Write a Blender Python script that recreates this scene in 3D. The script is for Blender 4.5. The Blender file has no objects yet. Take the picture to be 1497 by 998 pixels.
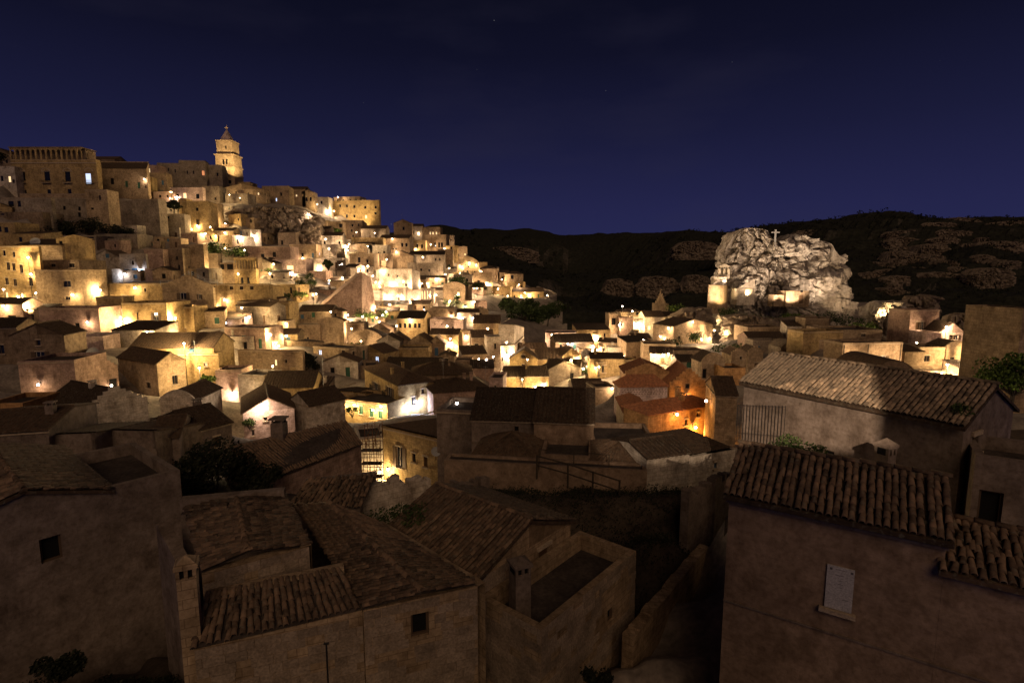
import bpy, math, random
import numpy as np
from mathutils import Vector, Matrix, noise
random.seed(11)
R = math.radians
scene = bpy.context.scene
C = scene.collection
# ------------------------------------------------------------------ camera
IW, IH, FPX, PITCH = 1497.0, 998.0, 800.0, R(7.5)
cam = bpy.data.cameras.new('camera'); camo = bpy.data.objects.new('camera', cam); C.objects.link(camo)
cam.sensor_fit = 'HORIZONTAL'; cam.sensor_width = 36.0; cam.lens = 36.0 * FPX / IW
cam.clip_start = 0.1; cam.clip_end = 6000
camo.location = (0, 0, 0); camo.rotation_euler = (R(90) - PITCH, 0, 0)
scene.camera = camo
# ------------------------------------------------------------------ view
vs = scene.view_settings
vs.view_transform = 'Standard'; vs.look = 'None'; vs.exposure = 0.0; vs.gamma = 1.0; vs.use_curve_mapping = False
scene.render.engine = 'CYCLES'
cy = scene.cycles
cy.max_bounces = 4; cy.diffuse_bounces = 2; cy.glossy_bounces = 1; cy.transmission_bounces = 2
cy.caustics_reflective = False; cy.caustics_refractive = False
cy.use_denoising = True; cy.sample_clamp_indirect = 2.0
cy.use_light_tree = True
# ------------------------------------------------------------------ night sky
SUN_EL, SUN_AZ = 36.0, 187.0          # the glow of the modern town behind the viewpoint
w = bpy.data.worlds.new('World'); scene.world = w; w.use_nodes = True
nt = w.node_tree; nt.nodes.clear()
def wn(t, **k):
    n = nt.nodes.new(t)
    for a, b in k.items(): setattr(n, a, b)
    return n
tc = wn('ShaderNodeTexCoord'); sep = wn('ShaderNodeSeparateXYZ'); nt.links.new(tc.outputs['Generated'], sep.inputs[0])
ramp = wn('ShaderNodeValToRGB'); cr = ramp.color_ramp
cr.elements[0].position = 0.0; cr.elements[0].color = (0.0205, 0.0230, 0.082, 1)
cr.elements[1].position = 0.75; cr.elements[1].color = (0.0018, 0.0020, 0.0050, 1)
for p, c in ((0.10, (0.0170, 0.0180, 0.068, 1)), (0.22, (0.0100, 0.0108, 0.039, 1)), (0.34, (0.0052, 0.0056, 0.0185, 1)), (0.48, (0.0026, 0.0030, 0.0080, 1))):
    e = cr.elements.new(p); e.color = c
nt.links.new(sep.outputs['Z'], ramp.inputs[0])
cn = wn('ShaderNodeTexNoise'); cn.inputs['Scale'].default_value = 2.2; cn.inputs['Detail'].default_value = 5
mp = wn('ShaderNodeMapping'); mp.inputs['Scale'].default_value = (1.0, 1.0, 3.2); nt.links.new(tc.outputs['Generated'], mp.inputs[0]); nt.links.new(mp.outputs[0], cn.inputs['Vector'])
cr2 = wn('ShaderNodeMapRange'); cr2.inputs[1].default_value = 0.52; cr2.inputs[2].default_value = 0.8; cr2.inputs[3].default_value = 0.0; cr2.inputs[4].default_value = 0.30
nt.links.new(cn.outputs['Fac'], cr2.inputs[0])
cmix = wn('ShaderNodeMixRGB'); cmix.inputs[2].default_value = (0.030, 0.027, 0.052, 1)
nt.links.new(cr2.outputs[0], cmix.inputs[0]); nt.links.new(ramp.outputs[0], cmix.inputs[1])
vo = wn('ShaderNodeTexVoronoi'); vo.inputs['Scale'].default_value = 38.0; nt.links.new(tc.outputs['Generated'], vo.inputs['Vector'])
st = wn('ShaderNodeMapRange'); st.inputs[1].default_value = 0.0; st.inputs[2].default_value = 0.035; st.inputs[3].default_value = 1.0; st.inputs[4].default_value = 0.0
nt.links.new(vo.outputs['Distance'], st.inputs[0])
sepc = wn('ShaderNodeSeparateColor'); nt.links.new(vo.outputs['Color'], sepc.inputs[0])
pw = wn('ShaderNodeMath', operation='POWER'); pw.inputs[1].default_value = 9.0; nt.links.new(sepc.outputs[0], pw.inputs[0])
ml = wn('ShaderNodeMath', operation='MULTIPLY'); nt.links.new(pw.outputs[0], ml.inputs[0]); nt.links.new(st.outputs[0], ml.inputs[1])
ml2 = wn('ShaderNodeMath', operation='MULTIPLY'); ml2.inputs[1].default_value = 0.35; nt.links.new(ml.outputs[0], ml2.inputs[0])
ad = wn('ShaderNodeMixRGB', blend_type='ADD'); ad.inputs[0].default_value = 1.0
nt.links.new(cmix.outputs[0], ad.inputs[1]); nt.links.new(ml2.outputs[0], ad.inputs[2])
bg = wn('ShaderNodeBackground'); bg.inputs['Strength'].default_value = 1.0
sky = wn('ShaderNodeTexSky', sky_type='NISHITA'); sky.sun_disc = False; sky.sun_elevation = R(-8); sky.sun_rotation = R(SUN_AZ)
skm = wn('ShaderNodeMixRGB', blend_type='ADD'); skm.inputs[0].default_value = 0.02
nt.links.new(ad.outputs[0], skm.inputs[1]); nt.links.new(sky.outputs[0], skm.inputs[2])
nt.links.new(skm.outputs[0], bg.inputs['Color'])
wo = wn('ShaderNodeOutputWorld'); nt.links.new(bg.outputs[0], wo.inputs[0])
sl = bpy.data.lights.new('sun', 'SUN'); sl.energy = 0.62; sl.angle = R(35); sl.color = (1.0, 0.68, 0.46)
so = bpy.data.objects.new('sun', sl); C.objects.link(so)
d = Vector((math.sin(R(SUN_AZ)) * math.cos(R(SUN_EL)), math.cos(R(SUN_AZ)) * math.cos(R(SUN_EL)), math.sin(R(SUN_EL))))
d.x = -d.x                                                           # from behind the viewpoint, to the right
so.rotation_euler = d.to_track_quat('Z', 'Y').to_euler()
# ------------------------------------------------------------------ camera geometry helpers (pixel of the photograph -> place)
CP, SP = math.cos(PITCH), math.sin(PITCH)
UC, VC = IW / 2, IH / 2
def P(u, v, D):
    a, b = (u - UC) / FPX, (VC - v) / FPX
    t = D / (CP + b * SP)
    return Vector((a * t, D, (-SP + b * CP) * t))
def PZ(u, v, z):
    a, b = (u - UC) / FPX, (VC - v) / FPX
    t = z / (-SP + b * CP)
    return Vector((a * t, (CP + b * SP) * t, z))
def zat(y, v):
    b = (VC - v) / FPX
    return y * (b * CP - SP) / (CP + b * SP)
def proj(p):
    zc = p[1] * CP - p[2] * SP
    return UC + FPX * p[0] / zc, VC - FPX * (p[1] * SP + p[2] * CP) / zc
def solve_len(x, y, z, dx, dy, u):
    k = u - UC
    return (k * (y * CP - z * SP) - FPX * x) / (FPX * dx - k * dy * CP)
# depth of the town seen at a pixel (u, v of a house's foot)
DN = np.array([
 (0,250,235),(70,290,238),(200,285,270),(330,272,330),(420,295,325),(520,322,340),(640,345,360),(600,350,345),(700,390,335),(790,437,300),(815,432,300),
 (0,330,190),(100,325,205),(250,345,232),(330,350,240),(450,352,280),(560,370,290),(640,375,320),
 (0,400,145),(60,445,125),(120,410,160),(200,402,172),(350,402,205),(500,400,235),(620,410,268),(720,440,285),
 (100,475,112),(180,490,115),(230,490,115),(310,460,140),(400,455,175),(520,452,190),(620,450,218),(700,470,215),
 (60,530,78),(60,575,66),(110,570,70),(250,575,80),(300,580,90),(400,510,125),(400,548,103),(480,505,150),(600,495,160),(700,500,160),(760,545,138),(700,530,135),
 (100,615,56),(200,650,45),(300,650,50),(330,600,75),(450,625,70),(420,590,86),(600,600,88),(700,580,92),(540,610,90),(780,575,112),(840,550,138),(880,540,150),
 (820,505,170),(900,500,172),(1000,500,160),(960,470,185),(940,530,140),(1000,530,115),(1150,510,140),(1100,550,95),(1300,550,90),(1300,480,135),(1390,500,112),(1390,560,88),(1450,520,105),
 (940,610,74),(1010,580,82),(1040,640,58),(880,600,76),(990,640,62),(780,650,40),(900,690,37),(620,690,55),(500,700,34),(1160,445,200),(1050,440,205),(1260,445,200),
 ], dtype=float)
def Dn(u, v):
    d2 = ((DN[:, 0] - u) / 60.0) ** 2 + ((DN[:, 1] - v) / 22.0) ** 2 + 0.05
    wt = d2 ** -2.0
    return float(math.exp((wt * np.log(DN[:, 2])).sum() / wt.sum()))
# ------------------------------------------------------------------ materials
def mat(name, base, rough=0.9, build=None):
    m = bpy.data.materials.new(name); m.use_nodes = True
    b = m.node_tree.nodes['Principled BSDF']
    b.inputs['Base Color'].default_value = (*base, 1); b.inputs['Roughness'].default_value = rough
    b.inputs['Specular IOR Level'].default_value = 0.15
    if build: build(m.node_tree, b, base)
    return m
def N(t, ty, **k):
    n = t.nodes.new(ty)
    for a, b in k.items():
        if a in n.inputs.keys(): n.inputs[a].default_value = b
        else: setattr(n, a, b)
    return n
def mul(t, a, b, fac=1.0, typ='MULTIPLY'):
    m = N(t, 'ShaderNodeMixRGB', blend_type=typ); m.inputs[0].default_value = fac
    for i, s in ((1, a), (2, b)):
        if hasattr(s, 'is_linked'): t.links.new(s, m.inputs[i])
        else: m.inputs[i].default_value = (*s, 1)
    return m.outputs[0]
def ramp2(t, src, p0, p1, c0, c1):
    r = N(t, 'ShaderNodeValToRGB'); e = r.color_ramp.elements
    e[0].position, e[1].position = p0, p1
    e[0].color = (*c0, 1); e[1].color = (*c1, 1); t.links.new(src, r.inputs[0]); return r.outputs[0]
def g(x): return (x, x, x)
def stone_wall(ashlar=0.5, stain=0.6, course=0.27):
    def f(t, b, base):
        uv = N(t, 'ShaderNodeUVMap'); geo = N(t, 'ShaderNodeNewGeometry')
        def noi(sc, det=4, vec=None, rough=0.6):
            n = N(t, 'ShaderNodeTexNoise', Scale=sc, Detail=det, Roughness=rough); t.links.new(vec or geo.outputs['Position'], n.inputs['Vector']); return n.outputs['Fac']
        col = mul(t, base, ramp2(t, noi(0.23, 5), 0.3, 0.7, (0.62, 0.60, 0.58), (1.22, 1.20, 1.16)))
        col = mul(t, col, ramp2(t, noi(1.9, 6), 0.28, 0.72, (0.60, 0.57, 0.53), (1.18, 1.18, 1.18)))
        br = N(t, 'ShaderNodeTexBrick', Scale=1.0); br.inputs['Brick Width'].default_value = course * 2.1; br.inputs['Row Height'].default_value = course
        br.inputs['Mortar Size'].default_value = 0.012; br.inputs['Mortar Smooth'].default_value = 0.4
        br.inputs['Color1'].default_value = (0.86, 0.85, 0.83, 1); br.inputs['Color2'].default_value = (1.12, 1.1, 1.06, 1); br.inputs['Mortar'].default_value = (0.5, 0.46, 0.42, 1)
        t.links.new(uv.outputs[0], br.inputs['Vector'])
        col = mul(t, col, br.outputs['Color'], ashlar)
        mpn = N(t, 'ShaderNodeMapping'); mpn.inputs['Scale'].default_value = (0.9, 0.22, 1); t.links.new(uv.outputs[0], mpn.inputs[0])
        smk = ramp2(t, noi(0.45, 3), 0.46, 0.62, g(0.0), g(stain)); sm = N(t, 'ShaderNodeMixRGB', blend_type='MULTIPLY'); t.links.new(smk, sm.inputs[0]); t.links.new(col, sm.inputs[1])
        t.links.new(ramp2(t, noi(1.3, 6, mpn.outputs[0], 0.7), 0.34, 0.60, (0.36, 0.32, 0.28), (1.05, 1.05, 1.05)), sm.inputs[2]); col = sm.outputs[0]
        col = mul(t, col, ramp2(t, noi(7.5, 4), 0.36, 0.56, (0.70, 0.67, 0.63), (1.06, 1.06, 1.06)), 0.7)
        t.links.new(col, b.inputs['Base Color'])
        bp = N(t, 'ShaderNodeBump', Strength=0.55, Distance=0.06)
        t.links.new(noi(3.2, 6), bp.inputs['Height'])
        bp2 = N(t, 'ShaderNodeBump', Strength=0.4 * ashlar + 0.05, Distance=0.03); bp2.invert = True
        t.links.new(br.outputs['Fac'], bp2.inputs['Height']); t.links.new(bp.outputs[0], bp2.inputs['Normal']); t.links.new(bp2.outputs[0], b.inputs['Normal'])
    return f
def mottled(sc, lo, hi, bump=0.4, sc2=None, dist=0.05):
    def f(t, b, base):
        geo = N(t, 'ShaderNodeNewGeometry')
        n = N(t, 'ShaderNodeTexNoise', Scale=sc, Detail=7, Roughness=0.65); t.links.new(geo.outputs['Position'], n.inputs['Vector'])
        col = mul(t, base, ramp2(t, n.outputs['Fac'], 0.3, 0.7, g(lo), g(hi)))
        n2 = N(t, 'ShaderNodeTexNoise', Scale=sc2 or sc * 9, Detail=4); t.links.new(geo.outputs['Position'], n2.inputs['Vector'])
        col = mul(t, col, ramp2(t, n2.outputs['Fac'], 0.3, 0.7, g(0.7), g(1.25)))
        t.links.new(col, b.inputs['Base Color'])
        bp = N(t, 'ShaderNodeBump', Strength=bump, Distance=dist); t.links.new(n2.outputs['Fac'], bp.inputs['Height']); t.links.new(bp.outputs[0], b.inputs['Normal'])
    return f
def tile_mat(t, b, base):
    geo = N(t, 'ShaderNodeNewGeometry'); oi = N(t, 'ShaderNodeObjectInfo')
    n = N(t, 'ShaderNodeTexNoise', Scale=3.0, Detail=6, Roughness=0.7); t.links.new(geo.outputs['Position'], n.inputs['Vector'])
    col = mul(t, base, ramp2(t, n.outputs['Fac'], 0.32, 0.68, (0.45, 0.45, 0.45), (1.35, 1.3, 1.2)))
    col = mul(t, col, ramp2(t, oi.outputs['Random'], 0.0, 1.0, (0.6, 0.58, 0.55), (1.5, 1.4, 1.25)))
    n2 = N(t, 'ShaderNodeTexNoise', Scale=9.0, Detail=3); t.links.new(geo.outputs['Position'], n2.inputs['Vector'])
    col2 = N(t, 'ShaderNodeMixRGB'); col2.inputs[2].default_value = (0.16, 0.15, 0.11, 1)
    t.links.new(ramp2(t, n2.outputs['Fac'], 0.55, 0.7, g(0), g(0.55)), col2.inputs[0]); t.links.new(col, col2.inputs[1])
    t.links.new(col2.outputs[0], b.inputs['Base Color'])
    bp = N(t, 'ShaderNodeBump', Strength=0.4, Distance=0.02); t.links.new(n2.outputs['Fac'], bp.inputs['Height']); t.links.new(bp.outputs[0], b.inputs['Normal'])
def rock_mat(t, b, base):
    geo = N(t, 'ShaderNodeNewGeometry')
    n = N(t, 'ShaderNodeTexNoise', Scale=0.12, Detail=8, Roughness=0.65); t.links.new(geo.outputs['Position'], n.inputs['Vector'])
    mpn = N(t, 'ShaderNodeMapping'); mpn.inputs['Scale'].default_value = (0.5, 0.5, 0.09); t.links.new(geo.outputs['Position'], mpn.inputs[0])
    n2 = N(t, 'ShaderNodeTexNoise', Scale=1.0, Detail=6, Roughness=0.65); t.links.new(mpn.outputs[0], n2.inputs['Vector'])
    col = mul(t, base, ramp2(t, n.outputs['Fac'], 0.3, 0.7, (0.55, 0.52, 0.48), (1.2, 1.18, 1.12)))
    col = mul(t, col, ramp2(t, n2.outputs['Fac'], 0.34, 0.6, (0.34, 0.30, 0.27), (1.1, 1.1, 1.1)), 0.8)
    t.links.new(col, b.inputs['Base Color'])
    n3 = N(t, 'ShaderNodeTexNoise', Scale=0.8, Detail=9, Roughness=0.7); t.links.new(geo.outputs['Position'], n3.inputs['Vector'])
    bp = N(t, 'ShaderNodeBump', Strength=0.9, Distance=0.6); t.links.new(n3.outputs['Fac'], bp.inputs['Height']); t.links.new(bp.outputs[0], b.inputs['Normal'])
def scrub_mat(t, b, base):
    geo = N(t, 'ShaderNodeNewGeometry')
    n = N(t, 'ShaderNodeTexNoise', Scale=0.035, Detail=9, Roughness=0.7); t.links.new(geo.outputs['Position'], n.inputs['Vector'])
    n2 = N(t, 'ShaderNodeTexNoise', Scale=0.25, Detail=6, Roughness=0.7); t.links.new(geo.outputs['Position'], n2.inputs['Vector'])
    sepn = N(t, 'ShaderNodeSeparateXYZ'); t.links.new(geo.outputs['Normal'], sepn.inputs[0])
    steep = ramp2(t, sepn.outputs['Z'], 0.45, 0.78, g(1), g(0))       # bare rock on steep ledges, scrub on the flats
    patch = mul(t, steep, ramp2(t, n.outputs['Fac'], 0.40, 0.58, g(0.15), g(1)))
    m = N(t, 'ShaderNodeMixRGB'); t.links.new(patch, m.inputs[0]); m.inputs[1].default_value = (0.030, 0.030, 0.020, 1); m.inputs[2].default_value = (0.21, 0.17, 0.13, 1)
    col = mul(t, m.outputs[0], ramp2(t, n2.outputs['Fac'], 0.3, 0.7, g(0.35), g(1.5)))
    t.links.new(col, b.inputs['Base Color'])
    bp = N(t, 'ShaderNodeBump', Strength=0.9, Distance=2.0); t.links.new(n2.outputs['Fac'], bp.inputs['Height']); t.links.new(bp.outputs[0], b.inputs['Normal'])
WALLS = {'tan': (0.42, 0.315, 0.205), 'och': (0.46, 0.335, 0.165), 'gry': (0.33, 0.275, 0.215), 'whi': (0.60, 0.53, 0.44), 'pnk': (0.46, 0.325, 0.255), 'org': (0.50, 0.29, 0.13), 'drk': (0.26, 0.195, 0.135), 'ros': (0.62, 0.47, 0.42)}
MW = {k: mat('stone_' + k, c, 0.92, stone_wall(0.85, 0.9)) for k, c in WALLS.items()}
MW['pla'] = mat('old_plaster', (0.30, 0.215, 0.15), 0.9, stone_wall(0.12, 0.7, 0.3))
MW['plb'] = mat('old_plaster_grey', (0.24, 0.19, 0.155), 0.9, stone_wall(0.2, 0.8, 0.3))
BLOCK = [mat('stone_block_%d' % i, c, 0.92, mottled(1.2, 0.6, 1.2, 0.5, 14)) for i, c in enumerate(((0.30, 0.225, 0.155), (0.26, 0.195, 0.135), (0.33, 0.25, 0.175)))]
M_TILE = mat('roof_tile', (0.070, 0.048, 0.034), 0.9, tile_mat)
M_TILEF = mat('old_roof_tile', (0.155, 0.110, 0.080), 0.9, tile_mat)
M_TILEL = mat('pale_roof_tile', (0.30, 0.235, 0.175), 0.9, tile_mat)
M_TILER = mat('red_roof_tile', (0.24, 0.105, 0.055), 0.9, tile_mat)
M_FLAT = mat('flat_roof', (0.065, 0.050, 0.040), 0.95, mottled(0.8, 0.5, 1.4))
M_GROUND = mat('paving', (0.30, 0.245, 0.19), 0.92, mottled(0.4, 0.5, 1.2))
M_EARTH = mat('earth', (0.07, 0.052, 0.036), 0.95, mottled(0.6, 0.5, 1.3))
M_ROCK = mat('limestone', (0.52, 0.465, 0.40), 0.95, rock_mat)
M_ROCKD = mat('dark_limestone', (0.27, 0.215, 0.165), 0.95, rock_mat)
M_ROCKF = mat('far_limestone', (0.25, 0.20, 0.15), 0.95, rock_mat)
M_SCRUB = mat('scrub', (0.04, 0.04, 0.025), 0.95, scrub_mat)
M_FRAME = mat('window_wood', (0.10, 0.065, 0.04), 0.7)
M_FRAMEW = mat('white_frame', (0.45, 0.40, 0.34), 0.7)
M_STONETRIM = mat('stone_trim', (0.44, 0.34, 0.23), 0.9, mottled(2.0, 0.7, 1.15))
M_PANE = mat('dark_glass', (0.012, 0.012, 0.014), 0.12); M_PANE.node_tree.nodes['Principled BSDF'].inputs['Specular IOR Level'].default_value = 0.5
M_VOID = mat('dark_interior', (0.010, 0.009, 0.008), 0.9)
M_DOOR = mat('door_wood', (0.11, 0.062, 0.032), 0.6); M_GREEN = mat('green_shutter', (0.035, 0.09, 0.055), 0.6); M_BLUE = mat('blue_shutter', (0.06, 0.13, 0.20), 0.6)
M_IRON = mat('wrought_iron', (0.025, 0.022, 0.020), 0.5); M_RUST = mat('rusty_steel', (0.16, 0.065, 0.03), 0.7); M_STEEL = mat('galvanised_steel', (0.30, 0.29, 0.27), 0.5)
M_BOARD = mat('white_board', (0.46, 0.43, 0.40), 0.7, mottled(3.0, 0.8, 1.1, 0.05)); M_PRINT = mat('printed_ink', (0.10, 0.09, 0.09), 0.7)
M_BARK = mat('bark', (0.06, 0.045, 0.03), 0.95, mottled(6.0, 0.6, 1.3))
def leaf_build(t, b, base):
    geo = N(t, 'ShaderNodeNewGeometry'); col = mul(t, base, ramp2(t, geo.outputs['Random Per Island'], 0, 1, g(0.45), g(1.5)))
    t.links.new(col, b.inputs['Base Color'])
M_LEAF = mat('leaf', (0.045, 0.065, 0.018), 0.7, leaf_build); M_LEAFL = mat('fresh_leaf', (0.085, 0.13, 0.022), 0.65, leaf_build); M_LEAFD = mat('dark_leaf', (0.022, 0.024, 0.012), 0.8, leaf_build)
def emis(name, c, s):
    m = bpy.data.materials.new(name); m.use_nodes = True; b = m.node_tree.nodes['Principled BSDF']
    b.inputs['Base Color'].default_value = (*c, 1); b.inputs['Emission Color'].default_value = (*c, 1); b.inputs['Emission Strength'].default_value = s; return m
M_LITW = emis('lit_window_warm', (1.0, 0.72, 0.38), 1.1); M_LITC = emis('lit_window_cool', (0.62, 0.74, 1.0), 1.2); M_LITO = emis('lit_window_orange', (1.0, 0.38, 0.16), 0.6)
LCOL = {'W': (1.0, 0.71, 0.43), 'Y': (1.0, 0.715, 0.35), 'P': (1.0, 0.76, 0.56), 'C': (0.66, 0.74, 1.0), 'O': (1.0, 0.43, 0.08), 'G': (0.75, 1.0, 0.55)}
M_BULB = {k: emis('bulb_' + k, tuple(0.5 + 0.5 * x for x in c), 28.0) for k, c in LCOL.items()}
# ------------------------------------------------------------------ mesh helpers
class MB:
    def __init__(s): s.v, s.f, s.m = [], [], []
    def face(s, pts, mi=0):
        n = len(s.v); s.v += [tuple(p) for p in pts]; s.f.append(tuple(range(n, n + len(pts)))); s.m.append(mi)
    def box(s, x0, x1, y0, y1, z0, z1, mi=0, bottom=True):
        a = [(x0, y0, z0), (x1, y0, z0), (x1, y1, z0), (x0, y1, z0), (x0, y0, z1), (x1, y0, z1), (x1, y1, z1), (x0, y1, z1)]
        n = len(s.v); s.v += a
        F = [(4, 5, 6, 7), (0, 1, 5, 4), (1, 2, 6, 5), (2, 3, 7, 6), (3, 0, 4, 7)] + ([(3, 2, 1, 0)] if bottom else [])
        for f in F: s.f.append(tuple(n + i for i in f)); s.m.append(mi)
    def tube(s, p, q, r0, r1=None, n=6, mi=0, cap=True):
        p, q = Vector(p), Vector(q); r1 = r0 if r1 is None else r1
        ax = (q - p).normalized(); t = ax.orthogonal().normalized(); b = ax.cross(t); k = len(s.v)
        for c, r in ((p, r0), (q, r1)):
            for i in range(n):
                a = 2 * math.pi * i / n; s.v.append(tuple(c + (t * math.cos(a) + b * math.sin(a)) * r))
        for i in range(n): j = (i + 1) % n; s.f.append((k + i, k + j, k + n + j, k + n + i)); s.m.append(mi)
        if cap: s.f.append(tuple(k + n + i for i in range(n))); s.m.append(mi); s.f.append(tuple(k + n - 1 - i for i in range(n))); s.m.append(mi)
    def build(s, name, mats, parent=None, off=None, smooth=False, uv=True):
        me = bpy.data.meshes.new(name)
        vv = s.v if off is None else [(a - off[0], b - off[1], c - off[2]) for a, b, c in s.v]
        me.from_pydata(vv, [], s.f)
        for m in (mats if isinstance(mats, (list, tuple)) else [mats]): me.materials.append(m)
        if any(s.m): me.polygons.foreach_set('material_index', s.m)
        if smooth: me.polygons.foreach_set('use_smooth', [True] * len(s.f))
        if uv:
            l = me.uv_layers.new(name='UVMap'); ou, ov = random.random() * 50, random.random() * 0.27
            dat = np.zeros((len(me.loops), 2)); k = 0
            for f in s.f:
                p0, p1, p2 = (Vector(s.v[f[i]]) for i in (0, 1, 2)); nn = (p1 - p0).cross(p2 - p0)
                L = math.hypot(nn.x, nn.y)
                if L < abs(nn.z) * 0.3 or L < 1e-9:
                    for i in f: dat[k] = (s.v[i][0] + ou, s.v[i][1]); k += 1
                else:
                    tx, ty = -nn.y / L, nn.x / L
                    for i in f: dat[k] = (s.v[i][0] * tx + s.v[i][1] * ty + ou, s.v[i][2] + ov); k += 1
            l.data.foreach_set('uv', dat.ravel())
        o = bpy.data.objects.new(name, me); C.objects.link(o)
        if parent is not None: o.parent = parent
        return o
def empty(name, loc, rz=0.0):
    o = bpy.data.objects.new(name, None); C.objects.link(o); o.location = loc; o.rotation_euler = (0, 0, rz); o.empty_display_size = 0.2; return o
LABELS = {}
def tag(o, label, cat, group=None):
    o['label'] = label; o['category'] = cat
    LABELS.setdefault(label, []).append(o)
    if group: o['group'] = group
    return o
def struct(o): o['kind'] = 'structure'; return o
def stuff(o): o['kind'] = 'stuff'; return o
# ------------------------------------------------------------------ houses: plan first (the terrain follows their feet), walls later
SPECS = []
def H(ul, uc, ur, vt, vb, th=0, roof='F', m='tan', D=None, ue=None, dep=None, rh=None, w=None, lab=None, name='house', chim=0, cat='house', place=None, rm=None, rib=None, tr=True, auto=True):
    D = D or Dn(uc, vb); t = R(th)
    O = P(uc, vb, D); zt = zat(O.y, vt)
    ex = Vector((math.cos(t), math.sin(t), 0)); ey = Vector((-math.sin(t), math.cos(t), 0))
    Lr = solve_len(O.x, O.y, zt, ex.x, ex.y, ur)
    if ul < uc: Ll = solve_len(O.x, O.y, zt, ey.x, ey.y, ul)
    elif ue: q = O + ex * Lr; Ll = solve_len(q.x, q.y, zt, ey.x, ey.y, ue)
    else: Ll = dep or min(9.0, max(5.0, 0.8 * Lr))
    if dep and ul < uc and Ll > dep * 3: Ll = dep
    if not (0.8 < Lr < 90): Lr = 6.0
    if not (0.8 < Ll < 60): Ll = 7.0
    s = dict(O=O, th=t, ex=ex, ey=ey, Lr=Lr, Ll=Ll, H=zt - O.z, D=D, roof=roof, m=m, rh=rh, w=w, lab=lab, name=name, chim=chim, cat=cat, place=place, u=(ul, uc, ur), v=(vt, vb), rm=rm, rib=rib, tr=tr, auto=auto)
    SPECS.append(s); return s
def zone(u, v, D):
    if D < 48: return 'among the dark roofs in front'
    if u < 235 and v < 305: return 'beside the loggia palace'
    if u < 460 and v < 312: return 'near the cathedral bell tower'
    if u < 175 and v < 365: return 'on the terrace below the loggia palace'
    if u < 460 and v < 360: return 'above the two white street lamps'
    if u < 240 and v < 415: return 'around the bluish lit white house'
    if u < 460 and v < 420: return 'below the cathedral cliff'
    if u < 180 and v < 500: return 'below the tall yellow corner palace'
    if u < 460 and v < 500: return 'by the yellow lit lane'
    if u < 350 and v < 600: return 'around the small square with the palm'
    if u < 350: return 'at the left slope foot'
    if u < 520 and v < 560: return 'around the green tree in the ruined yard'
    if u < 700 and v < 352: return 'on the ridge beside the long convent'
    if u < 640 and v < 405: return 'on the slope under the long convent'
    if u < 640 and v < 460: return 'near the blank bastion'
    if u < 860 and v < 400: return 'on the ridge tail'
    if u < 860 and v < 455: return 'by the ravine street'
    if u < 735 and v < 525: return 'around the arcaded house in the middle'
    if u < 735: return 'around the big yellow corner house'
    if u < 900 and v < 600: return 'around the small piazza in the valley'
    if u < 1070 and v < 530: return 'on the steps below the rock church'
    if u < 1070: return 'around the orange lit house'
    if u < 1215 and v < 540: return 'under the rock church esplanade'
    return 'below the bare hill'
TONE = {'tan': 'tan stone', 'och': 'ochre stone', 'gry': 'grey stone', 'whi': 'whitewashed', 'pnk': 'pinkish stone', 'org': 'orange plastered', 'drk': 'brown stone', 'ros': 'pale pink', 'pla': 'old plastered', 'plb': 'grey plastered'}
ROOFW = {'F': 'flat-roofed', 'G': 'tile-roofed', 'X': 'gabled', 'H': 'hip-roofed', 'S': 'lean-to', 'B': 'parapet-fronted', 'V': 'vaulted', 'T': 'step-gabled', 'C': 'round-gabled'}
NUMW = {0: 'without windows', 1: 'with one opening', 2: 'with two openings', 3: 'with three openings', 4: 'with four openings', 5: 'with five openings'}
def fmap(O0, dr, nn):
    return lambda s, o, z: (O0[0] + dr[0] * s + nn[0] * o, O0[1] + dr[1] * s + nn[1] * o, z)
def obox(mb, f, s0, s1, o0, o1, z0, z1, mi=0):
    a = [f(s0, o0, z0), f(s1, o0, z0), f(s1, o1, z0), f(s0, o1, z0), f(s0, o0, z1), f(s1, o0, z1), f(s1, o1, z1), f(s0, o1, z1)]
    n = len(mb.v); mb.v += a
    for q in ((3, 2, 1, 0), (4, 5, 6, 7), (0, 1, 5, 4), (1, 2, 6, 5), (2, 3, 7, 6), (3, 0, 4, 7)): mb.f.append(tuple(n + i for i in q)); mb.m.append(mi)
def roof_plane(mb, a, b, c, d, sp=0.3, amp=0.05, mi=0, edge=0.12):
    """corrugated sheet of tile columns; a-b the eave, d-c the upper edge; columns run from the eave up"""
    a, b, c, d = map(Vector, (a, b, c, d)); n = (b - a).cross(d - a).normalized()
    if n.z < 0: n = -n
    k = max(1, int(max((b - a).length, (c - d).length) / sp)) if amp > 0 else 1
    lo, hi = [], []
    if amp > 0:
        for i in range(2 * k + 1):
            t = i / (2 * k); o = n * (amp if i % 2 else 0.0); lo.append(a.lerp(b, t) + o); hi.append(d.lerp(c, t) + o)
    else: lo, hi = [a, b], [d, c]
    i0 = len(mb.v); q = len(lo); dz = Vector((0, 0, edge))
    mb.v += [tuple(p) for p in lo] + [tuple(p) for p in hi] + [tuple(p - dz) for p in lo]
    for i in range(q - 1):
        mb.f.append((i0 + i, i0 + i + 1, i0 + q + i + 1, i0 + q + i)); mb.m.append(mi)
        mb.f.append((i0 + 2 * q + i, i0 + 2 * q + i + 1, i0 + i + 1, i0 + i)); mb.m.append(mi)
    for (x, y) in ((a, d), (b, c)):
        mb.face([x, y, y - dz, x - dz], mi)
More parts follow.
